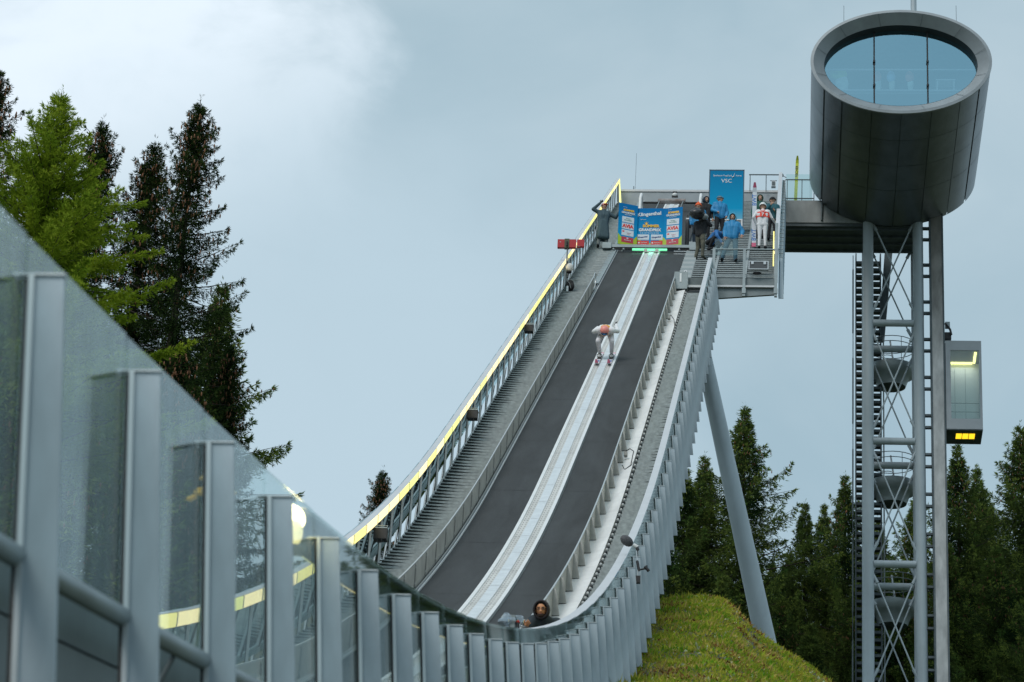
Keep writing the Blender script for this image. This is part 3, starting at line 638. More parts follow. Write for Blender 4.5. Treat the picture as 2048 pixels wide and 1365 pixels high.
# ------------------------------------------------------------------ lift cabin
CAM_SCALE = (Vector((10.208, 116.672, 28.769)), Vector((9.92, 109.5, 27.0)), K)
lift = thing('lift_cabin', 'boxy glazed lift cabin with yellow lit underside riding the mast', 'lift cabin', loc=(0, 0, 0))
lp = P('lift_panel', (.42, .44, .46), .45, .2, noise=.06, nscale=2); X0, X1, YA, YB_, ZA, ZB = 12.09, 13.60, 108.0, 109.45, 49.96, 54.05
def frame(b, x0, x1, z0, z1, y, yt, l, r, bt, tp, m):
    b.box(x0, x0 + l, y, yt, z0, z1, m); b.box(x1 - r, x1, y, yt, z0, z1, m); b.box(x0 + l, x1 - r, y, yt, z0, z0 + bt, m); b.box(x0 + l, x1 - r, y, yt, z1 - tp, z1, m)
b = MB(); frame(b, X0, X1, ZA, ZB, YA, YA + .05, .21, .10, .48, .40, lp); b.build('front_frame', lift)
b = MB(); b.box(X0, X0 + .05, YA + .05, YB_, ZA, ZB, lp); b.box(X0 + .05, X1, YB_ - .05, YB_, ZA, ZB, P('lift_inner', (.70, .74, .75), .35)); b.box(X0, X1, YA, YB_, ZB, ZB + .05, lp); b.build('shell', lift)
b = MB(); b.box(X1 - .04, X1, YA + .05, YA + .15, ZA, ZB, lp); b.box(X1 - .04, X1, YB_ - .15, YB_ - .05, ZA, ZB, lp); b.box(X1 - .04, X1, YA + .15, YB_ - .15, ZA, ZA + .45, lp); b.build('side_frame', lift)
b = MB(); b.box(X0 + .0, X1, YA + .02, YB_, ZA - .04, ZA, steeld); b.build('underside', lift)
b = MB()
for k in range(3): b.box(X0 + .42 + k * .27, X0 + .66 + k * .27, YA + .38, YA + .88, ZA - .055, ZA - .04, P('lift_lamp', (.9, .7, .1), .5, emit=(1.0, .62, .02), estr=1.1))
b.build('underside_lamp', lift)
b = MB(); b.box(X0 + .21, X1 - .10, YA + .02, YA + .03, ZA + .48, ZB - .40, glass_o); b.build('window_glass', lift)
b = MB(); b.box(X1 - .025, X1 - .015, YA + .15, YB_ - .15, ZA + .45, ZB - .1, glass_o); b.build('side_glass', lift)
b = MB(); yl_ = P('lift_ceiling_lamp', (1, .95, .5), .5, emit=(1.0, .88, .30), estr=1.8)
b.box(X0 + .2, X1 - .3, YB_ - .22, YB_ - .12, ZB - .42, ZB - .36, yl_); b.box(X1 - .28, X1 - .18, YA + .25, YB_ - .2, ZB - .42, ZB - .36, yl_); b.build('ceiling_lamp', lift)
b = MB(); b.box(X0 + .05, X1 - .04, YA + .1, YB_ - .05, ZB - .36, ZB - .33, P('lift_ceiling', (.20, .21, .21), .6)); b.build('ceiling', lift)
b = MB()
for z in (ZA + .85, ZA + 1.25): b.tube([(X0 + .22, YA + .12, z), (X1 - .12, YA + .12, z)], .018, galv, 6)
for x in (X0 + .45, X0 + .9): b.box(x, x + .015, YB_ - .065, YB_ - .052, ZA, ZB - .6, galv)
b.build('handrail', lift)
lg = bpy.data.lights.new('lift_light', 'AREA'); lg.energy = 7; lg.size = 1.1; lg.color = (1, .96, .88); lo_ = bpy.data.objects.new('lift_light', lg); COL.objects.link(lo_); lo_.location = CAM_SCALE[0] + (Vector(((X0 + X1) / 2, 108.8, ZB - .5)) - CAM_SCALE[1]) * K; lo_.parent = lift

CAM_SCALE = None
# ------------------------------------------------------------------ trees
def conifer(seed, H, R0, decay, base, gap, droop, upturn, step, card, cardw, twig, hang, mats, cones=None, tipup=.9, lift=0., body=1.0, perwhorl=(5, 8), longp=.12, sharp=.9):
    """crown cards + trunk for one conifer; origin at the foot. Branches are fronds: an arching axis, side twigs in
    its plane and shorter hanging twigs, each twig set with narrow needle sprays."""
    rs = np.random.RandomState(seed); Pb = []; Db = []; Sb = []; Ln = []; Wd = []; Mi = []; C = []; limbs = []
    z = H - .12
    def put(p, d, l, wdt, mi_):
        Pb.append(p); Db.append(d); Sb.append(unit(np.cross(d, rs.randn(len(d), 3)))); Ln.append(l); Wd.append(wdt); Mi.append(mi_)
    while z > base:
        d = H - z; lm = R0 * (1 - math.exp(-(d / decay) ** sharp)) + .09
        k = rs.randint(*perwhorl) if d > .8 else 4; a0 = rs.rand() * 6.28; wl = rs.uniform(.72, 1.08)
        for i in range(k):
            a = a0 + 6.283 * i / k + rs.randn() * .22; Lb = lm * wl * (rs.uniform(.55, 1.08) if rs.rand() > longp else rs.uniform(1.08, 1.3))
            zz = z + rs.randn() * gap * .22
            f = min(1, d / (H * .42)); s0 = tipup * (1 - f) ** 1.5 - droop * f + rs.randn() * .07; s1 = upturn * (.35 + .65 * f)
            n = max(4, int(Lb / step)); s = np.clip((np.arange(n) + rs.rand(n) * .7) / n, .04, 1)
            ca, sa = math.cos(a), math.sin(a); bend = rs.randn() * .12
            px = Lb * s; py = Lb * bend * s * s; pz = zz + Lb * (s0 * s + s1 * s ** 2.3)
            bp = np.stack([px * ca - py * sa, px * sa + py * ca, pz], 1)
            slp = s0 + 2.3 * s1 * s ** 1.3; tan = unit(np.stack([ca - 2 * bend * s * sa, sa + 2 * bend * s * ca, slp], 1)); lat = np.array([-sa, ca, 0.])
            limbs.append((np.array([0, 0, zz]), bp[-1], Lb))
            wprof = np.clip((1.05 - s) * 1.9, .22, 1) * np.clip(.35 + s * 2.5, 0, 1) * min(1.15, .35 + Lb / R0)
            for sgn in (-1, 1, -2, 2, 0):
                tl = twig * wprof * rs.uniform(.6, 1.15, n)
                if sgn == 0: dr = tan * .10 + np.array([0, 0, -1.]) + rs.randn(n, 3) * .22; tl = tl * hang * rs.uniform(.5, 1.2, n)
                elif abs(sgn) == 2: dr = tan * .5 + lat * np.sign(sgn) * .45 + np.array([0, 0, -.75 * hang]) + rs.randn(n, 3) * .25; tl = tl * .75
                else: dr = tan * .85 + lat * sgn * .75 + np.array([0, 0, -.22 + lift]) + rs.randn(n, 3) * .15
                dr = unit(dr); m = max(2, int(round(twig * min(1.2, .5 + Lb / R0) / card * 2.0 * body)))
                for q in range(m):
                    t = (q + rs.rand(n)) / m
                    p = bp + dr * (tl * t)[:, None] + np.array([0, 0, -1.]) * (tl * t * t * .30 * (1 - lift))[:, None]
                    dd = unit(dr * 1.1 + rs.randn(n, 3) * .38 + tan * .25 + np.array([0, 0, lift * .4]))
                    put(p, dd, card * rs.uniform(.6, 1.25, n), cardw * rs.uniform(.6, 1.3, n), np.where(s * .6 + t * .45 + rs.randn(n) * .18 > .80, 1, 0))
            m = 6; dd = unit(np.repeat(tan[-1:], m, 0) + rs.randn(m, 3) * .3); put(np.repeat(bp[-1:], m, 0), dd, np.full(m, card * 1.2), np.full(m, cardw), np.ones(m))
            if cones and .45 < d < cones and rs.rand() < .8:
                for q in range(rs.randint(2, 7)): j = rs.randint(n // 3, n); C.append(bp[j] + rs.randn(3) * [.10, .10, .04])
        z -= gap * rs.uniform(.7, 1.3) * (.45 if d < 2 and sharp < 1.2 else .75 if d < 4 else 1)
    # dark inner sprays round the stem
    m = int(H * 260 * body); zz = base + (H - base - .6) * rs.rand(m); rr = (.10 + .30 * R0 * (1 - np.exp(-(H - zz) / decay))) * np.sqrt(rs.rand(m)); aa = rs.rand(m) * 6.283
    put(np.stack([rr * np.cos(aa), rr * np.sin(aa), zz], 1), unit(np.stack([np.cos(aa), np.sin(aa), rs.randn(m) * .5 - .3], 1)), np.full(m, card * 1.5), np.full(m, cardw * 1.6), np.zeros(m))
    # leader
    m = 34; zz = H - rs.rand(m) * 1.4 + .35; p = np.stack([rs.randn(m) * .02, rs.randn(m) * .02, zz], 1); dd = unit(rs.randn(m, 3) * .55 + [0, 0, .9])
    Pb.append(p); Db.append(dd); Sb.append(unit(np.cross(dd, rs.randn(m, 3)))); Ln.append(np.full(m, card)); Wd.append(np.full(m, cardw * .8)); Mi.append(np.zeros(m))
    Pb, Db, Sb = map(np.concatenate, (Pb, Db, Sb)); Ln, Wd, Mi = map(np.concatenate, (Ln, Wd, Mi))
    V = kites(Pb, Db, Ln, Wd, Sb)
    crown = quadmesh('crown', V, Mi.astype(int), mats); crown_me = crown.data; bpy.data.objects.remove(crown)
    b = MB(); bark = P('bark', (.05, .038, .03), .95, noise=.4, nscale=6)
    b.tube([(0, 0, -1), (0, 0, H * .5), (0, 0, H + .15)], [H * .011 + .05, H * .007, .012], bark, 9)
    for p0, p1, Lb in limbs:
        if Lb > .5:
            mid = (p0 + p1) / 2; mid[2] = p0[2] + (p1[2] - p0[2]) * .42; b.tube([p0, mid, p1], [.012 + Lb * .008, .010 + Lb * .003, .004], bark, 4, False)
    tr = b.build('trunk'); tr_me = tr.data; bpy.data.objects.remove(tr); cn = None
    if C:
        b = MB(); cm = P('cone_brown', (.22, .095, .04), .7, noise=.3, nscale=20)
        for c_ in C: b.ell((c_[0], c_[1], c_[2] - .08), (.024, .024, .075), cm, 5, 4)
        cn = b.build('cones'); me = cn.data; bpy.data.objects.remove(cn); cn = me
    print('conifer', seed, len(V) // 4, len(C)); return crown_me, tr_me, cn
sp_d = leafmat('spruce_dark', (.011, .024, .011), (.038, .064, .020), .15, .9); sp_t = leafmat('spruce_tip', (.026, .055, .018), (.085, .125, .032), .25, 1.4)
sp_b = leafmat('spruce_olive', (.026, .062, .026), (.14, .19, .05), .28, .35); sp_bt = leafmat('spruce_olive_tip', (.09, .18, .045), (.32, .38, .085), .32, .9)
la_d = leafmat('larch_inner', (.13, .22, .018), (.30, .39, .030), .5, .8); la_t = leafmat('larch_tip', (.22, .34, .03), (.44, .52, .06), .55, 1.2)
spA = conifer(1, 20, 2.4, 5.8, 8.0, .30, .30, .36, .10, .125, .0105, .42, .85, [sp_d, sp_t], cones=6.0)
spB = conifer(2, 20, 2.2, 5.4, 8.0, .32, .34, .34, .10, .125, .0105, .40, .9, [sp_d, sp_t], cones=7.0)
spE = conifer(7, 20, 3.3, 9.5, 6.0, .36, .22, .42, .10, .125, .0112, .46, .95, [sp_d, sp_t], cones=7.0, longp=.30, sharp=1.0)
spC = conifer(3, 24, 4.6, 6.6, 9.0, .50, .30, .34, .17, .19, .019, .75, .75, [sp_b, sp_bt], cones=4.5, sharp=1.45)
spD = conifer(4, 24, 4.2, 6.4, 9.0, .48, .36, .32, .17, .19, .019, .72, .8, [sp_b, sp_bt], sharp=1.45)
laA = conifer(5, 14, 4.7, 5.0, 4.0, .21, .02, .14, .10, .115, .0105, .55, .40, [la_d, la_t], tipup=.85, lift=.30, body=1.1, perwhorl=(6, 9), longp=0, sharp=1.25)
WIDE = 1.0
def plant(kind, x, y, ztip, H0, label, group, sc=1.0, rz=0, cat='tree', name='spruce_tree', sxy=1.0):
    t = thing(name, label, cat, group, (x, y, ztip - H0 * sc), rz); t.scale = (sc * sxy * WIDE, sc * sxy * WIDE, sc)
    for nm, me in zip(('crown', 'trunk', 'cones'), kind):
        if me is None: continue
        o = bpy.data.objects.new(nm, me); COL.objects.link(o); o.parent = t
        if nm == 'cones': o['kind'] = 'stuff'
    return t
GL_ = 'tall spruces left of the inrun'
plant(spE, -11.94, 70, 42.6, 20, 'tallest dark spruce hung with brown cones, nearest the open sky', GL_, 1.0, .4)
plant(spB, -14.75, 70, 41.8, 20, 'thin-topped spruce with brown cones right behind the larch', GL_, 1.0, 2.2)
plant(spB, -13.4, 71, 41.7, 20, 'cone-laden spruce between the two other cone-topped spruces', GL_, 1.0, 4.4)
plant(spB, -10.9, 73, 36.0, 20, 'lower dark spruce under the right side of the tallest one', GL_, .9, 5.1)
plant(spA, -10.6, 66, 32.6, 20, 'dark spruce low behind the near glass panes', GL_, .9, 1.1)
plant(spA, -18.9, 72, 44.9, 20, 'blue-green spruce cut by the edge of the photograph, left of the larch', GL_, 1.05, 3.0)
plant(laA, -12.45, 58, 35.45, 14, 'bright yellow-green feathery larch towering over the near glass railing', None, 1.02, .8, name='larch_tree')
plant(laA, -14.1, 55.5, 31.2, 14, 'lower bright green larch in front of the tall larch', None, .80, 2.9, name='larch_tree')
FL = 'spruces filling the wood behind the near railing'; ll = 'dark spruce deep in the wood behind the near railing'
random.seed(4)
for x, y, zt in ((-9.5, 62, 26.5), (-11.5, 60, 27.5), (-14, 64, 31), (-16.5, 66, 35), (-18.5, 62, 35), (-13, 50, 24.0), (-10.0, 48, 20.0), (-15.5, 55, 29), (-8.6, 55, 22.0), (-16.5, 76, 37), (-12.5, 78, 37)):
    plant(random.choice([spA, spB, spC]), x, y, zt, 20, ll, FL, random.uniform(.85, 1.0), random.random() * 6.28)
plant(spB, -15.1, 130, 57.2, 20, 'small far spruce tip showing above the light band', None, 1.0, .3)
WIDE = 1.15
GR = 'tall spruces behind the leaning pillar'
plant(spC, 3.25, 130, 61.0, 24, 'tallest spruce beside the leaning pillar', GR, 1.08, .5, sxy=.92)
plant(spC, 1.25, 131, 58.7, 24, 'pointed spruce between the railing fins and the leaning pillar', GR, .98, 2.5, sxy=.85)
plant(spD, .35, 129, 57.1, 24, 'shorter spruce right against the railing fins', GR, .92, 4.0)
plant(spD, 6.35, 131, 56.2, 24, 'olive spruce standing alone halfway between pillar and tower', GR, .9, 1.5, sxy=.8)
plant(spD, 7.35, 133, 57.0, 24, 'thin spruce just left of the tower', GR, .95, 3.5, sxy=.7)
plant(spC, 8.35, 130, 57.3, 24, 'spruce partly hidden by the left tower column', GR, .95, 5.5, sxy=.8)
plant(spC, 13.95, 130, 59.1, 24, 'spruce below the lift cabin', GR, 1.0, 3.9, sxy=.85)
plant(spD, 15.2, 134, 59.6, 24, 'narrow spruce between the lift cabin spruce and the picture edge', GR, .95, .9, sxy=.75)
plant(spC, 17.1, 130, 60.2, 24, 'dense spruce cut by the right edge of the photograph', GR, 1.05, 1.9, sxy=.9)
FR = 'lower spruces of the wood behind the tower'; lr = 'lower dark spruce in the wood behind pillar and tower'
for x, y, zt in ((-1.5, 137, 56), (.2, 140, 57.4), (2.4, 126, 50.2), (4.7, 137, 55.3), (5.3, 127, 49.5), (6.6, 125, 47.4), (8.9, 127, 50.5), (10.2, 138, 58.4), (12.2, 139, 60.0), (11.0, 126, 51.0), (13.2, 127, 52.5), (15.4, 126, 52.0), (16.0, 139, 60.5), (18.3, 138, 60),
                 (3.8, 122, 45.5), (1.0, 124, 47.8), (7.6, 121, 43.6), (12.5, 121, 46.0), (17.0, 123, 49), (9.7, 131, 54), (14.3, 119, 41.5), (19, 128, 55), (5.6, 142, 58)):
    plant(random.choice([spC, spD]), x, y, zt, 24, lr, FR, random.uniform(.85, 1.0), random.random() * 6.28, sxy=random.uniform(.85, 1.05))
# spruces beyond the right edge, seen mirrored in the near glass
for x, y, zt in ((16, 44, 21.5), (18.5, 50, 25.5), (23.5, 60, 29), (15.0, 37, 17.5), (20.5, 47, 22.5)):
    plant(random.choice([spC, spD]), x, y, zt, 24, 'spruce mirrored in the near glass panes', 'spruces mirrored in the glass', 1.0, random.random() * 6.28)

# ------------------------------------------------------------------ people
SK = P('skin', (.52, .30, .21), .55); SKo = P('skin_warm', (.60, .27, .13), .5)
def cloth(n, c, r=.8, noise=.12): return P('cloth_' + n, c, r, noise=noise, nscale=14, bump=.35, bscale=9)
blk = cloth('black', (.012, .013, .016)); navy = cloth('navy', (.012, .030, .055)); blue = cloth('bright_blue', (.02, .24, .50), .6); jeans = cloth('jeans', (.05, .12, .17)); camo = P('cloth_camo', (.17, .16, .12), .9, noise=.5, nscale=11, col2=(.05, .055, .045))
wht = cloth('white', (.80, .80, .82), .7, .05); coat = cloth('slate', (.055, .095, .115)); green_ = cloth('dark_green', (.01, .085, .065)); greyc = cloth('grey', (.20, .22, .23)); pinkw = cloth('rose', (.78, .25, .22), .4); tealc = cloth('teal', (.02, .11, .14))
V3 = Vector
def person(label, loc, rotz, pose, col, extras=None, S=1.12, pitch=0, bulk=.018, coatlen=None, group=None, skinm=None, lean=None):
    sk = skinm or SK
    J = dict(P=(0, 0, .93), C=(0, 0, 1.27), N=(0, 0, 1.47), H=(0, -.01, 1.63), look=(0, -1, 0),
             sL=(-.18, 0, 1.40), sR=(.18, 0, 1.40), eL=(-.25, .02, 1.13), eR=(.25, .02, 1.13), wL=(-.25, -.08, .90), wR=(.25, -.08, .90),
             hL=(-.09, 0, .91), hR=(.09, 0, .91), kL=(-.11, -.02, .50), kR=(.11, -.02, .50), aL=(-.12, .02, .09), aR=(.12, .02, .09), tL=(-.14, -.15, .035), tR=(.14, -.15, .035))
    J.update(pose); J = {k: V3(v) for k, v in J.items()}
    tb = bulk; j, tr, bo, gl = col['top'], col['legs'], col['boots'], col.get('gloves', sk)
    hp = (J['hR'] - J['hL']).normalized(); sp = (J['sR'] - J['sL']).normalized()
    caps = []
    def c_(a, b, ra, rb, m): caps.append((V3(a), V3(b), ra, rb, m))
    c_(J['hL'], J['hR'], .105, .105, tr)
    for s in (-1, 1):
        c_(J['P'] + hp * .06 * s, J['C'] + sp * .09 * s, .100 + tb, .115 + tb, j); c_(J['C'] + sp * .09 * s, (J['sL'] if s < 0 else J['sR']) - sp * s * .035, .11 + tb, .075 + tb, j)
    c_(J['C'], J['N'], .12 + tb, .06 + tb, j); c_(J['sL'], J['sR'], .062 + tb, .062 + tb, j); c_(J['N'], J['H'], .052, .052, sk)
    lk = J['look'].normalized(); up = (J['H'] - J['N']).normalized(); sd = lk.cross(V3((0, 0, 1))).normalized(); up2 = sd.cross(lk).normalized()
    H = J['H']
    c_(H + up2 * .03 + lk * -.015, H + up2 * .045 + lk * .01, .095, .09, sk); c_(H + lk * .025 - up2 * .06, H + lk * .04 + up2 * .0, .055, .07, sk)
    c_(H + lk * .085 + up2 * .025, H + lk * .112 - up2 * .012, .012, .017, sk)
    for s in (-1, 1): c_(H + sd * s * .088 + up2 * .02, H + sd * s * .09 - up2 * .02, .018, .014, sk)
    for a in 'LR':
        c_(J['s' + a], J['e' + a], .056 + tb * .8, .044 + tb * .8, j); c_(J['e' + a], J['w' + a], .044 + tb * .8, .032 + tb * .6, j)
        c_(J['h' + a], J['k' + a], .088 + tb * .5, .060 + tb * .5, tr); c_(J['k' + a], J['a' + a] + V3((0, 0, .02)), .058 + tb * .5, .042 + tb * .5, tr)
        c_(J['a' + a] + V3((0, .03, -.03)), J['t' + a], .048, .040, bo); c_(J['a' + a] + V3((0, .0, .0)), J['a' + a] - V3((0, 0, .045)), .05, .05, bo)
        hd = (J['w' + a] - J['e' + a]).normalized(); c_(J['w' + a], J['w' + a] + hd * .075, .030, .036, gl)
    if coatlen:
        for s in (-1, -.33, .33, 1):
            for yy in (-.05, .06): c_(J['P'] + hp * .06 * s + V3((0, yy * .6, .1)), V3((J['P'].x + s * .13, J['P'].y + yy * 1.6, coatlen)), .12, .10, j)
    vs = []; fs = []
    for a, b, ra, rb, m in caps:
        d = b - a; n = 10; dn = d.normalized() if d.length > 1e-5 else V3((0, 0, 1))
        u = dn.orthogonal().normalized(); v = dn.cross(u); rings = []
        prof = [(-1, .02)] + [(-math.cos(t), math.sin(t)) for t in (.5, 1.0, 1.57)]
        pts = [(a, ra, q0, q1) for q0, q1 in prof] + [(b, rb, -q0, q1) for q0, q1 in prof[::-1]]
        base = len(vs)
        for c0, r, q0, q1 in pts:
            for k in range(n): vs.append(c0 + dn * (q0 * r) + (u * math.cos(2 * PI * k / n) + v * math.sin(2 * PI * k / n)) * (r * q1))
        for i in range(len(pts) - 1):
            for k in range(n): fs.append((base + i * n + k, base + i * n + (k + 1) % n, base + (i + 1) * n + (k + 1) % n, base + (i + 1) * n + k))
        fs.append(tuple(base + k for k in range(n))[::-1]); fs.append(tuple(base + (len(pts) - 1) * n + k for k in range(n)))
    me = bpy.data.meshes.new('person'); me.from_pydata([tuple(v) for v in vs], [], fs); o = bpy.data.objects.new('person', me); COL.objects.link(o)
    md = o.modifiers.new('r', 'REMESH'); md.mode = 'VOXEL'; md.voxel_size = .015; md.use_smooth_shade = True
    ms = o.modifiers.new('s', 'SMOOTH'); ms.iterations = 3; ms.factor = .5
    dg = bpy.context.evaluated_depsgraph_get(); me2 = bpy.data.meshes.new_from_object(o.evaluated_get(dg)); bpy.data.objects.remove(o)
    nv = len(me2.vertices); co = np.empty(nv * 3); me2.vertices.foreach_get('co', co); co = co.reshape(-1, 3)
    npol = len(me2.polygons); ls = np.empty(npol * 4, np.int32)
    quads = [tuple(p.vertices) for p in me2.polygons]; cen = np.array([co[list(q)].mean(0) for q in quads])
    mats = []; best = np.full(npol, 1e9); idx = np.zeros(npol, int)
    for a, b, ra, rb, m in caps:
        if m not in mats: mats.append(m)
        A, B = np.array(a), np.array(b); d = B - A; t = np.clip(((cen - A) @ d) / max(d @ d, 1e-9), 0, 1)
        dist = np.linalg.norm(cen - A - t[:, None] * d, axis=1) - (ra + (rb - ra) * t); u_ = dist < best; best[u_] = dist[u_]; idx[u_] = mats.index(m)
    bm = MB(); bm.v = [tuple(c) for c in co]; bm.f = [list(q) for q in quads]; bm.m = [int(i) for i in idx]; bm.sm = [True] * npol; bm.mats = mats
    # fingers, thumb
    for a in 'LR':
        w_, e_ = J['w' + a], J['e' + a]; hd = (w_ - e_).normalized(); sgn = -1 if a == 'L' else 1
        nrm = (hd.cross(lk)); nrm = nrm.normalized() if nrm.length > .2 else hd.orthogonal().normalized(); cr_ = hd.cross(nrm).normalized()
        for k, (off, l) in enumerate(((-.027, .062), (-.009, .075), (.009, .070), (.027, .055))):
            p0 = w_ + hd * .095 + nrm * off; p1 = p0 + hd * l * .55 + cr_ * .012; p2 = p1 + hd * l * .35 + cr_ * .03
            bm.tube([p0, p1, p2], [.0115, .0105, .008], gl, 6)
        p0 = w_ + hd * .04 + nrm * -.03; bm.tube([p0, p0 - nrm * .03 + hd * .03, p0 - nrm * .035 + hd * .06 + cr_ * .01], [.013, .012, .009], gl, 6)
    # eyes, brows, mouth
    ed = P('eye_dark', (.02, .015, .012), .3)
    for s in (-1, 1):
        bm.ell(H + lk * .088 + sd * s * .034 + up2 * .028, (.013, .009, .009), ed, 8, 5); bm.ell(H + lk * .094 + sd * s * .034 + up2 * .050, (.02, .008, .006), ed, 8, 4)
    bm.ell(H + lk * .092 - up2 * .045, (.024, .008, .007), P('lips', (.32, .10, .08), .5), 8, 4)
    t = bm.build('person'); tag(t, label, 'person', group)
    t.location = loc; t.rotation_euler = (pitch, 0, rotz); t.scale = (S, S, S)
    rot = Matrix((( sd.x, -lk.x, up2.x), (sd.y, -lk.y, up2.y), (sd.z, -lk.z, up2.z)))   # head frame: x side, y back, z up
    def ext(name, f):
        b = MB(); f(b, H, lk, sd, up2, rot, J); return b.build(name, t)
    for nm, f in (extras or []): ext(nm, f)
    return t
def beanie(m, pom=None):
    def f(b, H, lk, sd, up, rot, J):
        b.ell(H + up * .035 - lk * .01, (.112, .118, .125), m, 18, 8, rot, 0, 1.62); b.tube([H + up * .035 - lk * .01 + rot @ V3((.113 * math.cos(a), .119 * math.sin(a), 0)) for a in [2 * PI * k / 18 for k in range(19)]], .017, m, 6)
        if pom: b.ell(H + up * .165, (.03, .03, .03), pom, 8, 6)
    return f
def helmet(m, k=1.0):
    def f(b, H, lk, sd, up, rot, J):
        b.ell(H + up * .03 - lk * .015, (.125 * k, .145 * k, .135 * k), m, 20, 10, rot, 0, 1.85)
    return f
def goggles(m):
    def f(b, H, lk, sd, up, rot, J): b.ell(H + lk * .088 + up * .028, (.09, .045, .042), m, 14, 8, rot)
    return f
def hood(m, r=.135):
    def f(b, H, lk, sd, up, rot, J):
        # shell open at the face
        n, q = 18, 8; vs = []
        R2 = Matrix((( sd.x, up.x, -lk.x), (sd.y, up.y, -lk.y), (sd.z, up.z, -lk.z)))
        for j in range(q + 1):
            t = 2.15 * j / q; vs += [H + up * .015 - lk * .005 + R2 @ V3((r * .92 * math.sin(t) * math.cos(2 * PI * k / n), (r * 1.12) * math.sin(t) * math.sin(2 * PI * k / n), r * math.cos(t))) for k in range(n)]
        b.add(vs, [(j * n + k, (j + 1) * n + k, (j + 1) * n + (k + 1) % n, j * n + (k + 1) % n) for j in range(q) for k in range(n)], m, True)
        b.tube([vs[q * n + k] for k in list(range(n)) + [0]], .016, m, 6)
    return f
def hair(m):
    def f(b, H, lk, sd, up, rot, J): b.ell(H + up * .045 - lk * .018, (.103, .112, .105), m, 16, 8, rot, 0, 1.45)
    return f
def bib(m, z0=.0, z1=1.0, big=1.0):
    def f(b, H, lk, sd, up, rot, J):
        P0, C = J['P'], J['C']; N_ = J['N']; ax = (N_ - P0); sp = (J['sR'] - J['sL']).normalized(); fw = ax.normalized().cross(sp).normalized()
        n = 20; vs = []
        for j, t in enumerate((z0, (z0 + z1) / 2, z1)):
            c0 = P0 + ax * t; wx = (.20 + .055 * t) * big; wy = .148 * big
            vs += [c0 + sp * wx * math.cos(2 * PI * k / n) + fw * wy * math.sin(2 * PI * k / n) for k in range(n)]
        b.add(vs, [(j * n + k, j * n + (k + 1) % n, (j + 1) * n + (k + 1) % n, (j + 1) * n + k) for j in range(2) for k in range(n)], m, True)
    return f

def at(x, y, dz=.1): return (x, y, Z(y) + dz)
orange = P('orange_hat', (.85, .13, .03), .7); redbib = P('red_bib', (.85, .06, .03), .6); ybib = P('yellow_bib', (.85, .38, .02), .6)
# official in a long slate coat
p_ = person('person in long slate coat and orange cap shading the eyes, beside the sponsor board', at(-2.0, 98.35), .25,
       dict(eL=(-.38, -.02, 1.48), wL=(-.16, -.08, 1.72), eR=(.42, -.05, 1.25), wR=(.56, -.12, 1.52), kL=(-.12, 0, .5), aL=(-.15, 0, .09), tL=(-.18, -.16, .04), kR=(.12, 0, .5), aR=(.16, 0, .09), tR=(.18, -.16, .04), look=(.35, -1, .0)),
       dict(top=coat, legs=greyc, boots=blk, gloves=blk), [('cap', lambda b, H, lk, sd, up, rot, J: (b.ell(H + up * .04, (.11, .115, .10), pinkw, 16, 6, rot, 0, 1.6), b.ell(H + up * .05 + lk * .11, (.08, .07, .012), orange, 12, 5, rot)))], 1.16, coatlen=.42, bulk=.025)
# orange beanie, blue jacket
person('person in blue jacket and orange woolly hat, at the gate edge', at(1.78, 98.7), -.15, dict(look=(.1, -1, -.1)), dict(top=blue, legs=navy, boots=blk, gloves=blk), [('woolly_hat', beanie(orange, orange))], 1.16, bulk=.035)
person('person in black with a dark blue hood, half hidden by the tall blue banner', at(1.98, 101.2), .3, dict(look=(.3, -1, 0)), dict(top=blk, legs=blk, boots=blk), [('hood', hood(navy))], 1.12, bulk=.03)
# camera operator in camouflage trousers, back to us
p_ = person('camera operator in black top and camouflage trousers under a dark rain cover', at(1.99, 95.9), PI - .5,
       dict(P=(0, 0, .93), C=(.0, -.05, 1.25), N=(.02, -.12, 1.43), H=(.05, -.18, 1.56), eL=(-.33, -.12, 1.28), wL=(-.18, -.34, 1.42), eR=(.30, -.12, 1.15), wR=(.16, -.36, 1.25), kR=(.13, -.08, .5), aR=(.16, .0, .09), tR=(.18, -.16, .04), kL=(-.13, .02, .5)),
       dict(top=blk, legs=camo, boots=camo, gloves=blk), [('hood', hood(blk))], 1.12, bulk=.035)
rain = P('rain_cover', (.03, .032, .036), .35, noise=.3, nscale=6); rainc = P('clear_cover', (.28, .31, .32), .3)
t = thing('video_camera', 'shoulder video camera wrapped in a dark rain cover, held by the operator', 'camera', loc=(1.86, 95.55, Z(95.9) + 1.86)); t.rotation_euler = (.2, 0, .5)
b = MB(); b.ell((0, 0, 0), (.34, .30, .20), rain, 12, 7); b.tube([(-.32, -.05, -.02), (-.1, 0, .1), (.05, .05, .22), (.22, .1, .1), (.36, .1, .02)], [.05, .15, .07, .14, .04], rain, 8); b.build('rain_cover', t)
b = MB(); b.ell((.28, -.1, -.06), (.15, .18, .11), rainc, 10, 6); b.build('side_cover', t)
b = MB(); b.tube([(0, -.2, 0), (0, -.48, .02)], [.07, .08], black, 12); b.build('lens', t)
# headband man
person('person in blue jacket and patterned headband looking aside in front of the tall blue banner', at(2.56, 101.3), .35, dict(look=(.9, -.5, 0), eL=(-.30, .0, 1.14), wL=(-.17, -.2, 1.0), eR=(.28, 0, 1.15), wR=(.22, -.12, .93)),
       dict(top=blue, legs=blk, boots=blk, gloves=SK), [('hair', hair(P('hair_grey', (.12, .11, .10), .8))), ('headband', lambda b, H, lk, sd, up, rot, J: b.tube([H + up * .05 + rot @ V3((.108 * math.cos(a), .115 * math.sin(a), 0)) for a in [2 * PI * k / 18 for k in range(19)]], .024, P('headband', (.16, .34, .44), .8, noise=.6, nscale=30), 6))], 1.14, bulk=.04)
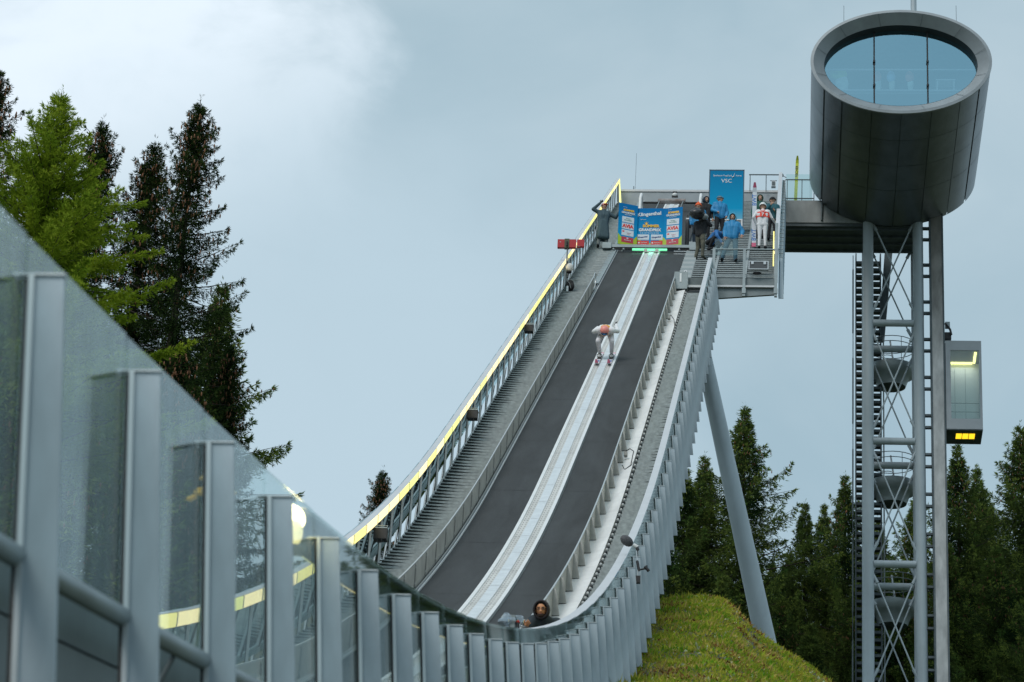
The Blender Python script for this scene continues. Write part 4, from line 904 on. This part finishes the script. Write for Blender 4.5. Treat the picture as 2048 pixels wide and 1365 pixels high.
# hooded man in jeans
person('hooded person in blue jacket and jeans leaning behind the platform railing', at(3.25, 95.0), .1, dict(look=(-.15, -1, -.2), kL=(-.22, -.05, .5), aL=(-.32, .02, .09), tL=(-.34, -.14, .04), eR=(.33, .0, 1.16), wR=(.30, -.16, .95)),
       dict(top=blue, legs=jeans, boots=blk, gloves=SK), [('hood', hood(P('hood_pale_blue', (.10, .40, .60), .6), .15)), ('hair', hair(navy))], 1.17, bulk=.045)
# crouching jumper
person('crouching person in red, white and blue jacket on the steps', at(2.45, 97.6), .9, dict(P=(0, .15, .40), C=(.05, -.10, .62), N=(.08, -.28, .68), H=(.1, -.42, .66), look=(.1, -.9, -.5), sL=(-.13, -.22, .66), sR=(.25, -.22, .66), eL=(-.22, -.35, .42), wL=(-.1, -.45, .2), eR=(.34, -.35, .42), wR=(.2, -.45, .22),
       hL=(-.1, .15, .38), hR=(.1, .15, .38), kL=(-.2, -.22, .42), kR=(.2, -.22, .42), aL=(-.18, .05, .09), aR=(.18, .05, .09), tL=(-.2, -.12, .04), tR=(.2, -.12, .04)),
       dict(top=cloth('royal_blue', (.03, .16, .42)), legs=blk, boots=blk, gloves=SK), [('woolly_hat', beanie(navy)), ('red_panel', lambda b, H, lk, sd, up, rot, J: (b.ell((.02, -.10, .66), (.16, .13, .13), redbib, 14, 8), b.ell((.26, -.26, .60), (.07, .10, .10), wht, 10, 6)))], 1.15)
# jumper 7, back to us
p7 = person('ski jumper in white suit with a red number 7 bib, seen from behind', at(4.36, 98.5), PI, dict(look=(0, -1, -.35), N=(0, -.03, 1.46), H=(0, -.07, 1.61), eR=(.30, .05, 1.16), wR=(.20, -.10, .95), eL=(-.30, -.06, 1.20), wL=(-.44, -.22, 1.06), kL=(-.09, -.0, .5), kR=(.09, 0, .5), aL=(-.10, .02, .09), aR=(.10, .02, .09)),
       dict(top=wht, legs=wht, boots=blk, gloves=wht), [('helmet', helmet(P('helmet_white', (.72, .75, .75), .3))), ('bib', bib(redbib, .40, .78))], 1.22, bulk=.008)
text('7', .15, wp, p7, (0, .158, 1.22), rot=(PI / 2, 0, PI), name='number', bold=.006)
text('AVIA', .075, redbib, p7, (0, .165, 1.36), rot=(PI / 2, 0, PI), bold=.003)
# green and navy
person('person in dark green hooded jacket behind the upright skis', at(4.2, 101.6), 0, dict(look=(.2, -1, -.1)), dict(top=green_, legs=blk, boots=blk, gloves=blk), [('hood', hood(green_))], 1.14, bulk=.04)
person('person in dark teal jacket and black woolly hat beside the side wall', at(4.72, 101.0), .1, dict(look=(-.9, -.4, -.1), eR=(.28, -.02, 1.15), wR=(.08, -.22, 1.12), eL=(-.24, -.08, 1.15), wL=(-.1, -.25, 1.3)), dict(top=tealc, legs=blk, boots=blk, gloves=SK), [('woolly_hat', beanie(blk))], 1.14, bulk=.035)
person('person in black jacket half hidden by the oval cabin on the footbridge', (6.521, 116.779, 63.888), .2, dict(), dict(top=blk, legs=blk, boots=blk), [('hair', hair(P('hair_dark', (.02, .015, .012), .8)))], 1.1, bulk=.03)
# photographer with hooded top at the foot of the guard
py = 41.6
ph = person('bearded photographer in black hood and glasses crouching behind the glass railing', (1.66, py, Z(py) + .02), .12,
       dict(P=(.24, .42, .30), C=(.14, .16, .48), N=(.03, -.02, .58), H=(-.02, -.12, .68), look=(-.18, -1, -.30), sL=(-.12, .02, .56), sR=(.25, .10, .55), eL=(-.25, -.14, .36), wL=(-.24, -.36, .34), eR=(.30, -.04, .34), wR=(.04, -.28, .30),
            hL=(.12, .44, .28), hR=(.34, .42, .28), kL=(-.02, .08, .22), kR=(.36, .10, .24), aL=(.05, .46, .09), aR=(.36, .50, .09), tL=(.05, .34, .04), tR=(.36, .36, .04)),
       dict(top=cloth('dark_slate', (.022, .034, .044)), legs=blk, boots=blk, gloves=SKo), [('hood', hood(cloth('charcoal_hood', (.018, .014, .018)), .140)), ('hair', hair(P('hair_black', (.015, .012, .01), .8))),
        ('beard', lambda b, H, lk, sd, up, rot, J: b.ell(H + lk * .055 - up * .068, (.062, .05, .042), P('beard', (.035, .018, .012), .9), 12, 8, rot)),
        ('glasses', lambda b, H, lk, sd, up, rot, J: [b.tube([H + lk * .104 + up * .027 + sd * (s * .036) + sd * (.026 * math.cos(a)) + up * (.019 * math.sin(a)) for a in [2 * PI * k / 12 for k in range(13)]], .0045, black, 5) for s in (-1, 1)] + [b.tube([H + lk * .104 + up * .03 + sd * s * .062, H + up * .03 + sd * s * .095], .004, black, 4) for s in (-1, 1)])],
       1.06, skinm=SKo, bulk=.045)
t = thing('video_camera', 'small camera rig in crumpled clear plastic with a red knob, held by the hooded photographer', 'camera', loc=(1.26, py - .45, Z(py) + .40))
b = MB(); pl = GL('clear_plastic', (.80, .84, .86), .22, 1.4, (.95, .97, 1)); random.seed(2)
for k in range(9): b.ell((random.uniform(-.26, .1), random.uniform(-.08, .08), random.uniform(-.12, .12)), (random.uniform(.06, .12), random.uniform(.06, .1), random.uniform(.05, .12)), pl, 7, 5, smooth=False)
b.build('plastic_cover', t)
b = MB(); b.box(-.06, .02, -.06, .06, -.28, .12, steelm); b.box(-.24, -.12, -.05, .05, -.12, .02, steeld); b.box(.10, .22, -.03, .03, -.16, -.04, greyc); b.build('camera_body', t)
b = MB(); b.tube([(.06, -.02, -.16), (.06, -.02, .0)], .028, black, 10); b.ell((.06, -.02, .02), (.032, .032, .03), P('red_knob', (.6, .02, .02), .4), 10, 6); b.build('grip', t)
b = MB(); b.box(.16, .34, -.10, -.08, -.20, -.10, black); b.build('monitor', t)

# ski jumper on the track
sj_y = 75.6; slope = math.atan(.7018)
sj = person('ski jumper crouched on the track in white suit, yellow bib and rose helmet', (-.005, sj_y, Z(sj_y) + .045), 0,
       dict(P=(0, .26, .70), C=(0, -.03, .80), N=(0, -.24, .80), H=(0, -.40, .77), look=(0, -.86, -.42), sL=(-.20, -.17, .79), sR=(.20, -.17, .79), eL=(-.33, .06, .72), eR=(.33, .06, .74), wL=(-.24, .30, .80), wR=(.28, .30, .88),
            hL=(-.11, .27, .68), hR=(.11, .27, .68), kL=(-.19, -.26, .50), kR=(.19, -.26, .50), aL=(-.165, .02, .13), aR=(.165, .02, .13), tL=(-.165, -.18, .06), tR=(.165, -.18, .06)),
       dict(top=wht, legs=cloth('pale_suit', (.76, .74, .78)), boots=P('boot_white', (.55, .55, .55), .5), gloves=black), [('helmet', lambda b, H, lk, sd, up, rot, J: b.ell(H + up * .055 - lk * .035, (.128, .150, .125), P('helmet_rose', (.88, .30, .26), .35), 20, 10, rot, 0, 1.95)), ('goggles', lambda b, H, lk, sd, up, rot, J: (b.ell(H + lk * .095 + up * .02, (.092, .045, .042), P('goggle', (.01, .03, .09), .08), 14, 8, rot), b.ell(H + lk * .125 + up * .018, (.05, .02, .026), P('goggle_lens', (.02, .20, .45), .05), 10, 6, rot))), ('bib', lambda b, H, lk, sd, up, rot, J: b.ell((0, -.10, .80), (.195, .17, .142), ybib, 18, 10))], 1.08, pitch=slope, bulk=.026)
def ski(name, label, loc, rot, L0, m_top, m_tip, words, wm, group, w_=.058, grow=1):
    t = thing(name, label, 'ski', group, loc); t.rotation_euler = rot
    n = 16; ys = [-L0 * .45 + L0 * k / n for k in range(n + 1)]   # tip towards +y
    b = MB(); vs = []
    for k, y in enumerate(ys):
        hw = w_ * (1 if k < n - 1 else (.9 if k == n - 1 else .45)); up = max(0, (k - (n - 2.5))) ** 2 * .03
        vs += [(-hw, y, up), (hw, y, up), (hw, y, up + .02), (-hw, y, up + .02)]
    for k in range(n):
        q = 4 * k; b.add([vs[i] for i in range(q, q + 8)], [(0, 4, 5, 1), (1, 5, 6, 2), (2, 6, 7, 3), (3, 7, 4, 0)], m_tip if (k < 1 or k >= n - 1) else m_top)
    b.add(vs[:4], [(0, 1, 2, 3)], m_tip); b.add(vs[-4:], [(3, 2, 1, 0)], m_tip); b.build('ski_body', t)
    for wtxt, yy, sz in words: text(wtxt, sz, wm, t, (0, yy, .0225), rot=(0, 0, PI / 2), extr=.001, bold=.004)
    return t
sk_w = P('ski_white', (.68, .66, .72), .3); sk_p = P('ski_pink', (.75, .16, .28), .3); bl_ = P('print_blue', (.02, .16, .50), .4)
for sx in (-.182, .182):
    x = sx; yy = sj_y - .12
    s_ = ski('ski', 'white ski with pink ends under the ' + ('left-hand' if sx < 0 else 'right-hand') + ' boot of the crouched jumper', (x, yy, Z(yy) + .03), (-slope, 0, PI), 2.5, sk_w, sk_p, [('BWT', .55, .10)], bl_, 'skis of the crouched jumper', .056)
    b = MB(); b.box(-.05, .05, -.16, .14, .02, .055, black); b.tube([(-.06, 0, .05), (-.07, .0, .12), (0, -.05, .16), (.07, 0, .12), (.06, 0, .05)], .012, black, 5); b.build('binding', s_)
# skis carried beside number 7
zf = Z(98.9) + .1
ski('ski', 'white, pink and blue lettered ski standing upright beside jumper 7', (4.02, 98.85, zf + 1.30), (PI / 2, 0, 0), 2.85, P('ski_w2', (.68, .72, .78), .3), sk_p, [('BWT', -.75, .24), ('BWT', .85, .24)], bl_, None, .085)
for c_ in list(bpy.data.objects['ski.002'].children): 
    pass
ys_m = P('ski_yellow', (.62, .68, .04), .35)
ski('ski', 'yellow-green lettered ski standing up against the footbridge railing', (5.712, 116.139, 66.434), (PI / 2, .03, 0), 2.5, ys_m, ys_m, [('FISCHER', .62, .17)], black, None, .075)

# ------------------------------------------------------------------ start gate
gate = thing('start_gate', 'grey start gate beam with a glowing green light strip across the inrun', 'start gate')
b = MB(); b.box(-1.86, 1.62, 97.8, 97.92, 52.97, 53.09, galv); b.build('beam', gate)
b = MB(); b.box(-1.95, -1.6, 97.75, 98.0, 52.9, 53.16, galv); b.box(1.5, 1.86, 97.75, 98.0, 52.85, 53.2, galv); b.build('end_block', gate)
b = MB(); b.box(-1.62, 1.5, 97.84, 97.9, 52.90, 52.97, black); b.build('cable_tray', gate)
b = MB(); b.tube([(-.76, 97.80, 52.86), (.62, 97.80, 52.86)], .045, P('green_light', (.3, 1, .6), .4, emit=(.20, .95, .46), estr=.75), 10); b.build('light_strip', gate)
b = MB(); b.box(-1.4, 1.35, 98.2, 98.5, 52.55, 52.95, black)
for x in (-.22, .22): b.box(x - .07, x + .07, 97.7, 97.85, 52.72, 52.84, acryl)
for x in (-1.5, -1.1, 1.1): b.ell((x, 97.75, 52.84), (.05, .05, .05), galv, 8, 6)
for z in (52.68, 52.56): b.tube([(.9, 97.6, z), (1.75, 97.6, z)], .025, silver, 6)
b.build('gate_mechanism', gate)
gl_l = bpy.data.lights.new('strip_light', 'AREA'); gl_l.shape = 'RECTANGLE'; gl_l.size = 1.3; gl_l.size_y = .08; gl_l.energy = 1.0; gl_l.color = (.2, 1, .5); glo = bpy.data.objects.new('strip_light', gl_l); COL.objects.link(glo); glo.location = (-.07, 97.75, 52.78); glo.rotation_euler = (-.25, 0, 0); glo.parent = gate
# sponsor board in three panels
bd = thing('sponsor_board', 'three-panel blue sponsor board with orange, white and red lettering above the start gate', 'advertising board', loc=(0, 98.15, 53.20))
azure = P('board_blue', (.0, .20, .50), .45, noise=0); lime = P('board_lime', (.42, .55, .02), .5); whp = P('board_white', (.66, .72, .78), .5); redp = P('board_red', (.72, .045, .035), .5); dred = P('board_darkred', (.52, .04, .07), .5)
ylw = P('board_yellow', (.92, .52, .03), .5); nvp = P('board_navy', (.01, .05, .22), .5); azl = P('board_azure_light', (.0, .33, .62), .45)
bd_m = bpy.data.materials.new('board_gradient'); bd_m.use_nodes = True; t_ = bd_m.node_tree; bs = t_.nodes['Principled BSDF']; bs.inputs['Roughness'].default_value = .7
tcn = t_.nodes.new('ShaderNodeTexCoord'); sp_ = t_.nodes.new('ShaderNodeSeparateXYZ'); t_.links.new(tcn.outputs['Object'], sp_.inputs[0]); r_ = t_.nodes.new('ShaderNodeMapRange'); r_.inputs[1].default_value = 0; r_.inputs[2].default_value = 1.75; t_.links.new(sp_.outputs['Z'], r_.inputs[0])
rp = t_.nodes.new('ShaderNodeValToRGB'); rp.color_ramp.elements[0].color = (.0, .36, .66, 1); rp.color_ramp.elements[1].color = (.0, .17, .45, 1); bs.inputs['Specular IOR Level'].default_value = .15; t_.links.new(r_.outputs[0], rp.inputs[0]); t_.links.new(rp.outputs[0], bs.inputs['Base Color'])
def panel(w_, h_, loc, rz):
    b = MB(); b.box(-w_ / 2, w_ / 2, 0, .03, 0, h_, bd_m); p = b.build('board_panel', bd); p.location = loc; p.rotation_euler = (0, 0, rz)
    return p
def patch(p, x0, x1, z0, z1, m, k=1, nm='patch'):
    b = MB(); b.box(x0, x1, -.004 * k, 0, z0, z1, m); return b.build(nm, p)
TR_ = (PI / 2, 0, 0)
pc = panel(1.10, 1.80, (-.10, .12, 0), 0); pl_ = panel(.80, 1.88, (-.99, -.10, -.02), .38 + PI * 0); pr = panel(.76, 1.80, (.80, .02, -.02), -.22)
pl_.rotation_euler = (0, 0, .38)
def hillpatch(p, w_):
    b = MB(); pts = [(-w_ / 2, .5), (-w_ * .3, .30), (-w_ * .1, .22), (w_ * .1, .2), (w_ * .3, .3), (w_ / 2, .5)]
    vs = [(x, -.004, 0) for x, _ in pts] + [(x, -.004, z) for x, z in pts]; k = len(pts)
    b.add(vs, [(i, i + 1, k + i + 1, k + i) for i in range(k - 1)], lime); b.build('lime_hill', p)
for p, w_ in ((pc, 1.10), (pl_, .80), (pr, .76)): hillpatch(p, w_)
text('Klingenthal', .215, wp, pc, (-.06, -.012, 1.53), rot=(PI / 2, -.10, 0), bold=.006)
text('SOMMER', .165, ylw, pc, (.02, -.012, .98), bold=.008); text('GRANDPRIX', .178, wp, pc, (-.02, -.012, .80), bold=.007, sx=.88); text('S K I S P R I N G E N', .085, wp, pc, (-.02, -.012, .66))
text('Sparkassen', .05, wp, pc, (-.30, -.012, 1.28))
b = MB(); b.ell((-.16, -.008, 1.09), (.05, .004, .05), ylw, 12, 6)
for k in range(5): a = .5 + k * .53; b.tube([(-.16 + .06 * math.cos(a), -.008, 1.09 + .06 * math.sin(a)), (-.16 + .095 * math.cos(a), -.008, 1.09 + .095 * math.sin(a))], .007, ylw, 4)
b.build('sun_emblem', pc)
for x in (-.27, .27):
    patch(pc, x - .235, x + .235, .36, .60, whp, 2); text('Klingenthal', .085, nvp, pc, (x - .02, -.013, .48), rot=(PI / 2, -.12, 0), bold=.003)
    patch(pc, x - .235, x + .235, .08, .32, redp, 2); text('Sparkasse', .065, wp, pc, (x + .03, -.013, .23)); text('Sachsen', .06, wp, pc, (x + .03, -.013, .14)); patch(pc, x - .20, x - .14, .19, .25, wp, 3)
for p, w_ in ((pl_, .8), (pr, .76)):
    text('SOMMER', .115, ylw, p, (.02, -.012, 1.58), bold=.006); text('GRANDPRIX', .118, wp, p, (.0, -.012, 1.46), bold=.004, sx=.86); text('SKISPRINGEN', .05, wp, p, (0, -.012, 1.37))
    text('Sparkassen', .035, wp, p, (-.14, -.012, 1.71))
    patch(p, -.25, .25, 1.03, 1.29, whp, 2); text('SACHSEN', .075, P('print_green', (.12, .32, .22), .5), p, (0, -.013, 1.13)); text('Skiregion', .05, P('print_green', (.12, .32, .22), .5), p, (0, -.013, 1.21))
    patch(p, -.25, .25, .73, .99, whp, 2); text('AVIA', .205, redp, p, (0, -.013, .86), bold=.012)
    patch(p, -.25, .25, .43, .69, whp, 2); patch(p, -.22, -.14, .58, .64, redp, 3); text('Vogtland', .05, P('print_rose', (.7, .25, .3), .5), p, (.04, -.013, .56)); text('Kultur', .045, P('print_rose', (.7, .25, .3), .5), p, (.04, -.013, .49))
    patch(p, -.25, .25, .12, .37, dred, 2); text('Aschberg', .075, wp, p, (0, -.013, .23), rot=(PI / 2, -.08, 0)); b = MB(); b.ell((0, -.01, .32), (.045, .003, .025), wp, 10, 5); b.build('emblem', p)
for x in (-1.2, .9):
    b = MB(); b.box(x - .02, x + .02, .15, .19, -.3, 1.2, galv); b.build('board_support', bd)
# roller behind the board and rails
rl = thing('winch_roller', 'rusty grey cable roller on a dark crossbar above the sponsor board', 'roller')
b = MB(); b.tube([(-1.2, 111, 62.42), (1.3, 111, 62.42)], .05, black, 8); b.build('crossbar', rl)
b = MB(); b.tube([(-.52, 110.9, 62.45), (.72, 110.9, 62.45)], .11, P('rusty_metal', (.22, .15, .13), .7, noise=.6, nscale=4, col2=(.40, .40, .40)), 14); b.build('drum', rl)
b = MB(); b.ell((.24, 110.8, 62.72), (.13, .1, .10), white, 10, 6); b.box(.1, .38, 110.75, 110.85, 62.6, 62.66, black); b.box(.14, .34, 110.72, 110.8, 62.80, 62.86, black); b.build('hook_block', rl)
for x in (-.45, .62): b = MB(); b.tube([(x, 110.8, 62.4), (x - .12, 107, 59.4)], .02, galv, 6); b.build('cable', rl)
for x in (-1.28, 1.42):
    b = MB(); pts = [(x, 110.0, Z(110) - .1), (x, 110.2, Z(110.2) + .75), (x, 110.8, Z(110.8) + .9), (x, 111.2, Z(111.2) + .3), (x, 111.2, Z(111.2) - .1)]; b.tube(pts, .07, white, 8); b.build('end_hoop', rl)
# tall blue banner
bn = thing('tall_banner', 'tall blue banner on a white frame behind the waiting officials', 'banner', loc=(2.77, 103.0, 57.15))
sky_b = bd_m.copy(); sky_b.name = 'banner_gradient'; rr = sky_b.node_tree.nodes; rampn = [q for q in rr if q.type == 'VALTORGB'][0]; mrn = [q for q in rr if q.type == 'MAP_RANGE'][0]; mrn.inputs[2].default_value = 2.35
rampn.color_ramp.elements[0].color = (.16, .48, .66, 1); e = rampn.color_ramp.elements.new(.22); e.color = (.0, .33, .60, 1); rampn.color_ramp.elements[-1].color = (.0, .20, .42, 1)
b = MB(); b.box(-.70, .70, 0, .04, 0, 2.35, sky_b); b.build('banner_face', bn)
b = MB(); b.box(-.74, -.70, -.01, .05, -.9, 2.39, P('frame_edge', (.05, .10, .14), .5)); b.box(.70, .74, -.01, .05, -.9, 2.39, P('frame_edge', (.05, .10, .14), .5)); b.box(-.74, .74, -.01, .05, 2.35, 2.39, P('frame_edge', (.05, .10, .14), .5)); b.build('frame', bn)
b = MB(); b.box(-.70, .70, -.02, .03, -.05, -.0, white); b.box(-.72, -.66, -.03, .0, -.9, 0, white); b.box(.64, .70, -.03, 0, -.9, 0, white); b.build('frame_legs', bn)
text('Sparkasse Vogtland', .118, wp, bn, (-.18, -.008, 2.10), sx=.85); text('Arena', .118, wp, bn, (.50, -.008, 2.10), sx=.82)
text('VSC', .26, wp, bn, (0, -.008, 1.84), sx=1.0)
b = MB(); b.tube([(.22, -.01, 2.02), (.29, -.01, 2.05), (.33, -.01, 2.22)], [.03, .02, .004], wp, 6); b.build('jumper_emblem', bn)
# start signal
sg = thing('start_signal', 'red signal boxes on a dark pole standing beside the left light band', 'signal', loc=(-2.44, 87.9, Z(87.9) + .08))
redb = P('signal_red', (.45, .005, .012), .4)
b = MB(); b.tube([(0, 0, 0), (0, 0, 1.95)], .028, steelm, 8); b.tube([(.06, 0, .1), (.06, 0, 1.3)], .015, steelm, 6); b.build('pole', sg)
b = MB(); b.box(-.36, .30, -.06, .08, 1.72, 2.04, redb); b.build('signal_box', sg)
b = MB(); b.box(-.11, .06, -.075, .09, 1.70, 2.06, P('olive_strap', (.10, .10, .06), .7)); b.tube([(-.02, -.1, 1.93), (-.02, -.1, 1.75)], .035, black, 8); b.build('clamp', sg)
b = MB(); b.box(.30, .56, .35, .48, 1.98, 2.26, redb); b.build('signal_box', sg)
b = MB(); b.tube([(.3, .0, 1.8), (.43, .4, 2.0)], .012, galv, 5); b.build('bracket_arm', sg)
text('Y', .09, wp, sg, (-.27, -.066, 1.93), rot=(PI / 2, 1.57, 0), name='arrow_mark')
b = MB(); b.ell((-2.31, 87.75, Z(87.8) + 1.0), (.13, .11, .17), P('bag_white', (.62, .62, .60), .6, noise=.15, nscale=8), 12, 8); b.tube([(-2.42, 87.8, Z(87.8) + 1.10), (-2.43, 87.8, Z(87.8) + 1.28), (-2.36, 87.8, Z(87.8) + 1.14)], .018, blk, 6); b.ell((-2.32, 87.75, Z(87.8) + .82), (.10, .08, .06), blk, 10, 6); b.tube([(-2.34, 87.75, Z(87.8) + .80), (-2.36, 87.75, Z(87.8) + .58)], .025, blk, 6)
tag(b.build('white_bag'), 'white bag with black strap hanging on the signal pole', 'bag')
bp_ = thing('backpack', 'black backpack slumped on the stairs at the foot of the signal pole', 'backpack', loc=(-2.27, 87.75, Z(87.75) + .12))
b = MB(); b.ell((0, .02, .20), (.17, .14, .22), blk, 12, 8); b.build('main_bag', bp_)
b = MB(); b.ell((.08, -.08, .14), (.10, .07, .12), blk, 10, 6); b.build('front_pocket', bp_)
b = MB(); b.tube([(-.12, -.08, .35), (.0, -.16, .2), (.05, -.16, .0)], .014, greyc, 5); b.tube([(.02, -.1, .38), (.14, -.14, .3), (.18, -.1, .1)], .014, steelm, 5); b.build('strap', bp_)
b = MB(); b.tube([(-2.33, 87.45, Z(87.5) + .08), (-2.33, 87.45, Z(87.5) + .30)], .045, silver, 10); tag(b.build('metal_flask'), 'small silver flask standing in front of the backpack', 'flask')
# flight case hanging on the platform front
fc = thing('flight_case', 'black flight case with silver edges hanging on the platform front', 'case', loc=(4.36, 88.65, 47.10))
b = MB(); b.box(-.33, .33, -.10, 0, .03, .31, P('case_panel', (.06, .07, .08), .5)); b.build('case_body', fc)
b = MB(); frame(b, -.355, .355, 0, .34, -.115, .01, .035, .035, .03, .03, silver); b.build('edge_trim', fc)
for x in (-.22, .22): b = MB(); b.box(x - .045, x + .045, -.125, -.10, .20, .31, silver); b.build('latch', fc)
b = MB(); b.ell((-.05, .0, -.10), (.16, .05, .06), blk, 10, 5); b.build('handle_strap', fc)
# floodlights under the light band
for y, lb in ((50.6, 'lowest black floodlight hanging under the yellow light band'), (63.9, 'middle black floodlight hanging under the yellow light band'), (76.4, 'highest black floodlight hanging under the yellow light band')):
    t = thing('floodlight', lb, 'floodlight', 'floodlights under the light band', (-2.45, y, Z(y) + .82))
    b = MB(); b.box(-.13, .13, -.10, .10, -.11, .10, black); b.build('housing', t)
    b = MB(); b.box(-.14, .14, -.11, .11, .105, .125, galv); b.tube([(-.10, -.08, .12), (-.13, 0, .2), (.13, 0, .2), (.12, -.08, .12)], .01, galv, 5); b.build('mount', t)
    b = MB(); b.tube([(-.06, -.1, -.10), (-.04, -.1, -.2), (.04, -.1, -.2), (.05, -.1, -.1)], .008, black, 5); b.build('cable', t)
# microphone clamped to the railing
mc = thing('microphone', 'furry grey microphone on a clamp arm fixed to the finned railing', 'microphone', loc=(2.78, 46.0, Z(46) + 1.1))
fur = P('fur_grey', (.12, .12, .13), 1, noise=.6, nscale=60, bump=1, bscale=90)
b = MB(); b.ell((-.10, -.02, .42), (.13, .12, .085), fur, 16, 10, Matrix.Rotation(.6, 3, 'Y')); b.build('windshield', mc)
b = MB(); b.tube([(.02, -.03, .34), (.10, -.03, .30)], .035, white, 8); b.tube([(.08, -.03, .33), (.10, -.03, .24)], .03, black, 8); b.tube([(.08, -.03, .26), (.10, -.03, .02)], .011, silver, 6); b.build('stem', mc)
b = MB(); b.tube([(.10, -.05, .03), (.14, -.06, -.16)], .025, black, 8); b.tube([(.14, -.06, -.14), (.24, -.06, -.12), (.28, -.06, -.06)], .016, black, 6); b.tube([(.24, -.06, -.08), (.31, -.06, -.16)], .03, black, 6); b.box(.07, .17, -.11, -.03, -.40, -.27, black); b.tube([(.12, -.06, -.15), (.12, -.06, -.28)], .013, silver, 6); b.build('clamp_arm', mc)
# loose cables by the gutter
for pts, lb in (([(1.52, 82.0, .25), (1.62, 81.9, .30), (1.74, 81.5, .22), (1.80, 80.9, .10)], 'thin dark cable arching over the white gutter near the platform'),
                ([(1.53, 62.4, .25), (1.66, 62.3, .36), (1.76, 62.2, .32), (1.74, 61.6, .1), (1.62, 61.3, .06), (1.54, 61.5, .12)], 'dark cable loop hanging from a junction on the guard board')):
    b = MB(); b.tube([(x, y, Z(y) + h) for x, y, h in pts], .012, blk, 6); b.box(1.52, 1.60, pts[0][1] - .1, pts[0][1] + .05, Z(pts[0][1]) + .12, Z(pts[0][1]) + .22, bracket)
    tag(b.build('cable'), lb, 'cable')
# camera on the platform side wall top and antennas
b = MB(); y = 114.2; b.ell((5.02, y, Z(y) + 1.50), (.10, .14, .08), black, 10, 6); b.tube([(5.02, y, Z(y) + 1.25), (5.02, y, Z(y) + 1.5)], .02, black, 6); b.tube([(5.0, y, Z(y) + 1.5), (5.25, y, Z(y) + 1.38)], .015, black, 6)
tag(b.build('surveillance_camera'), 'small black camera on top of the platform side wall', 'camera')
b = MB(); b.tube([(-1.85, 115.1, 65.3), (-1.85, 115.1, 67.4)], .008, steeld, 5); b.tube([(-1.92, 115.1, 65.3), (-1.92, 115.1, 65.6)], .02, steeld, 5)
tag(b.build('antenna'), 'thin whip antenna rising from the top wall of the inrun', 'antenna')
b = MB(); b.box(4.55, 4.75, 114.3, 114.5, 65.2, 65.5, whp); b.box(4.58, 4.72, 114.28, 114.30, 65.25, 65.45, steeld); b.tube([(4.5, 114.4, 65.55), (4.8, 114.4, 65.55)], .02, black, 6)
tag(b.build('junction_box'), 'small white box at the top of the platform stairs', 'box')
# gas cylinder like black bottle beside the board
b = MB(); b.tube([(1.36, 98.6, Z(98.6) + .05), (1.36, 98.6, Z(98.6) + 1.30), (1.36, 98.6, Z(98.6) + 1.42)], [.085, .085, .03], black, 12); b.tube([(1.36, 98.6, Z(98.6) + 1.42), (1.36, 98.6, Z(98.6) + 1.62)], .02, black, 6); b.box(1.30, 1.42, 98.55, 98.6, Z(98.6) + 1.40, Z(98.6) + 1.46, white)
tag(b.build('black_post'), 'black upright post with white cap right of the sponsor board', 'post')
# yellow flowering weed behind the glass
fw = thing('flowering_weed', 'tall weed with yellow flower heads just behind the near glass', 'plant', loc=(1.9, 16.0, 5.0))
b = MB(); wl = P('weed_stem', (.05, .09, .02), .9); fl_ = P('flower_yellow', (.85, .50, .01), .7); random.seed(6)
b.tube([(0, 0, 0), (.02, 0, 1.0), (.0, 0, 1.85)], .008, wl, 5)
for k in range(6): a = k * 1.1; b.tube([(0, 0, 1.55 + .03 * k), (.10 * math.cos(a), .1 * math.sin(a), 1.85 + .02 * k)], .005, wl, 4)
b.build('stem', fw)
b = MB()
for k in range(22): b.ell((random.gauss(0, .08), random.gauss(0, .08), 1.90 + random.gauss(0, .045)), (.028, .028, .016), fl_, 6, 4)
b.build('flower_head', fw)
print('objects', len(bpy.data.objects))
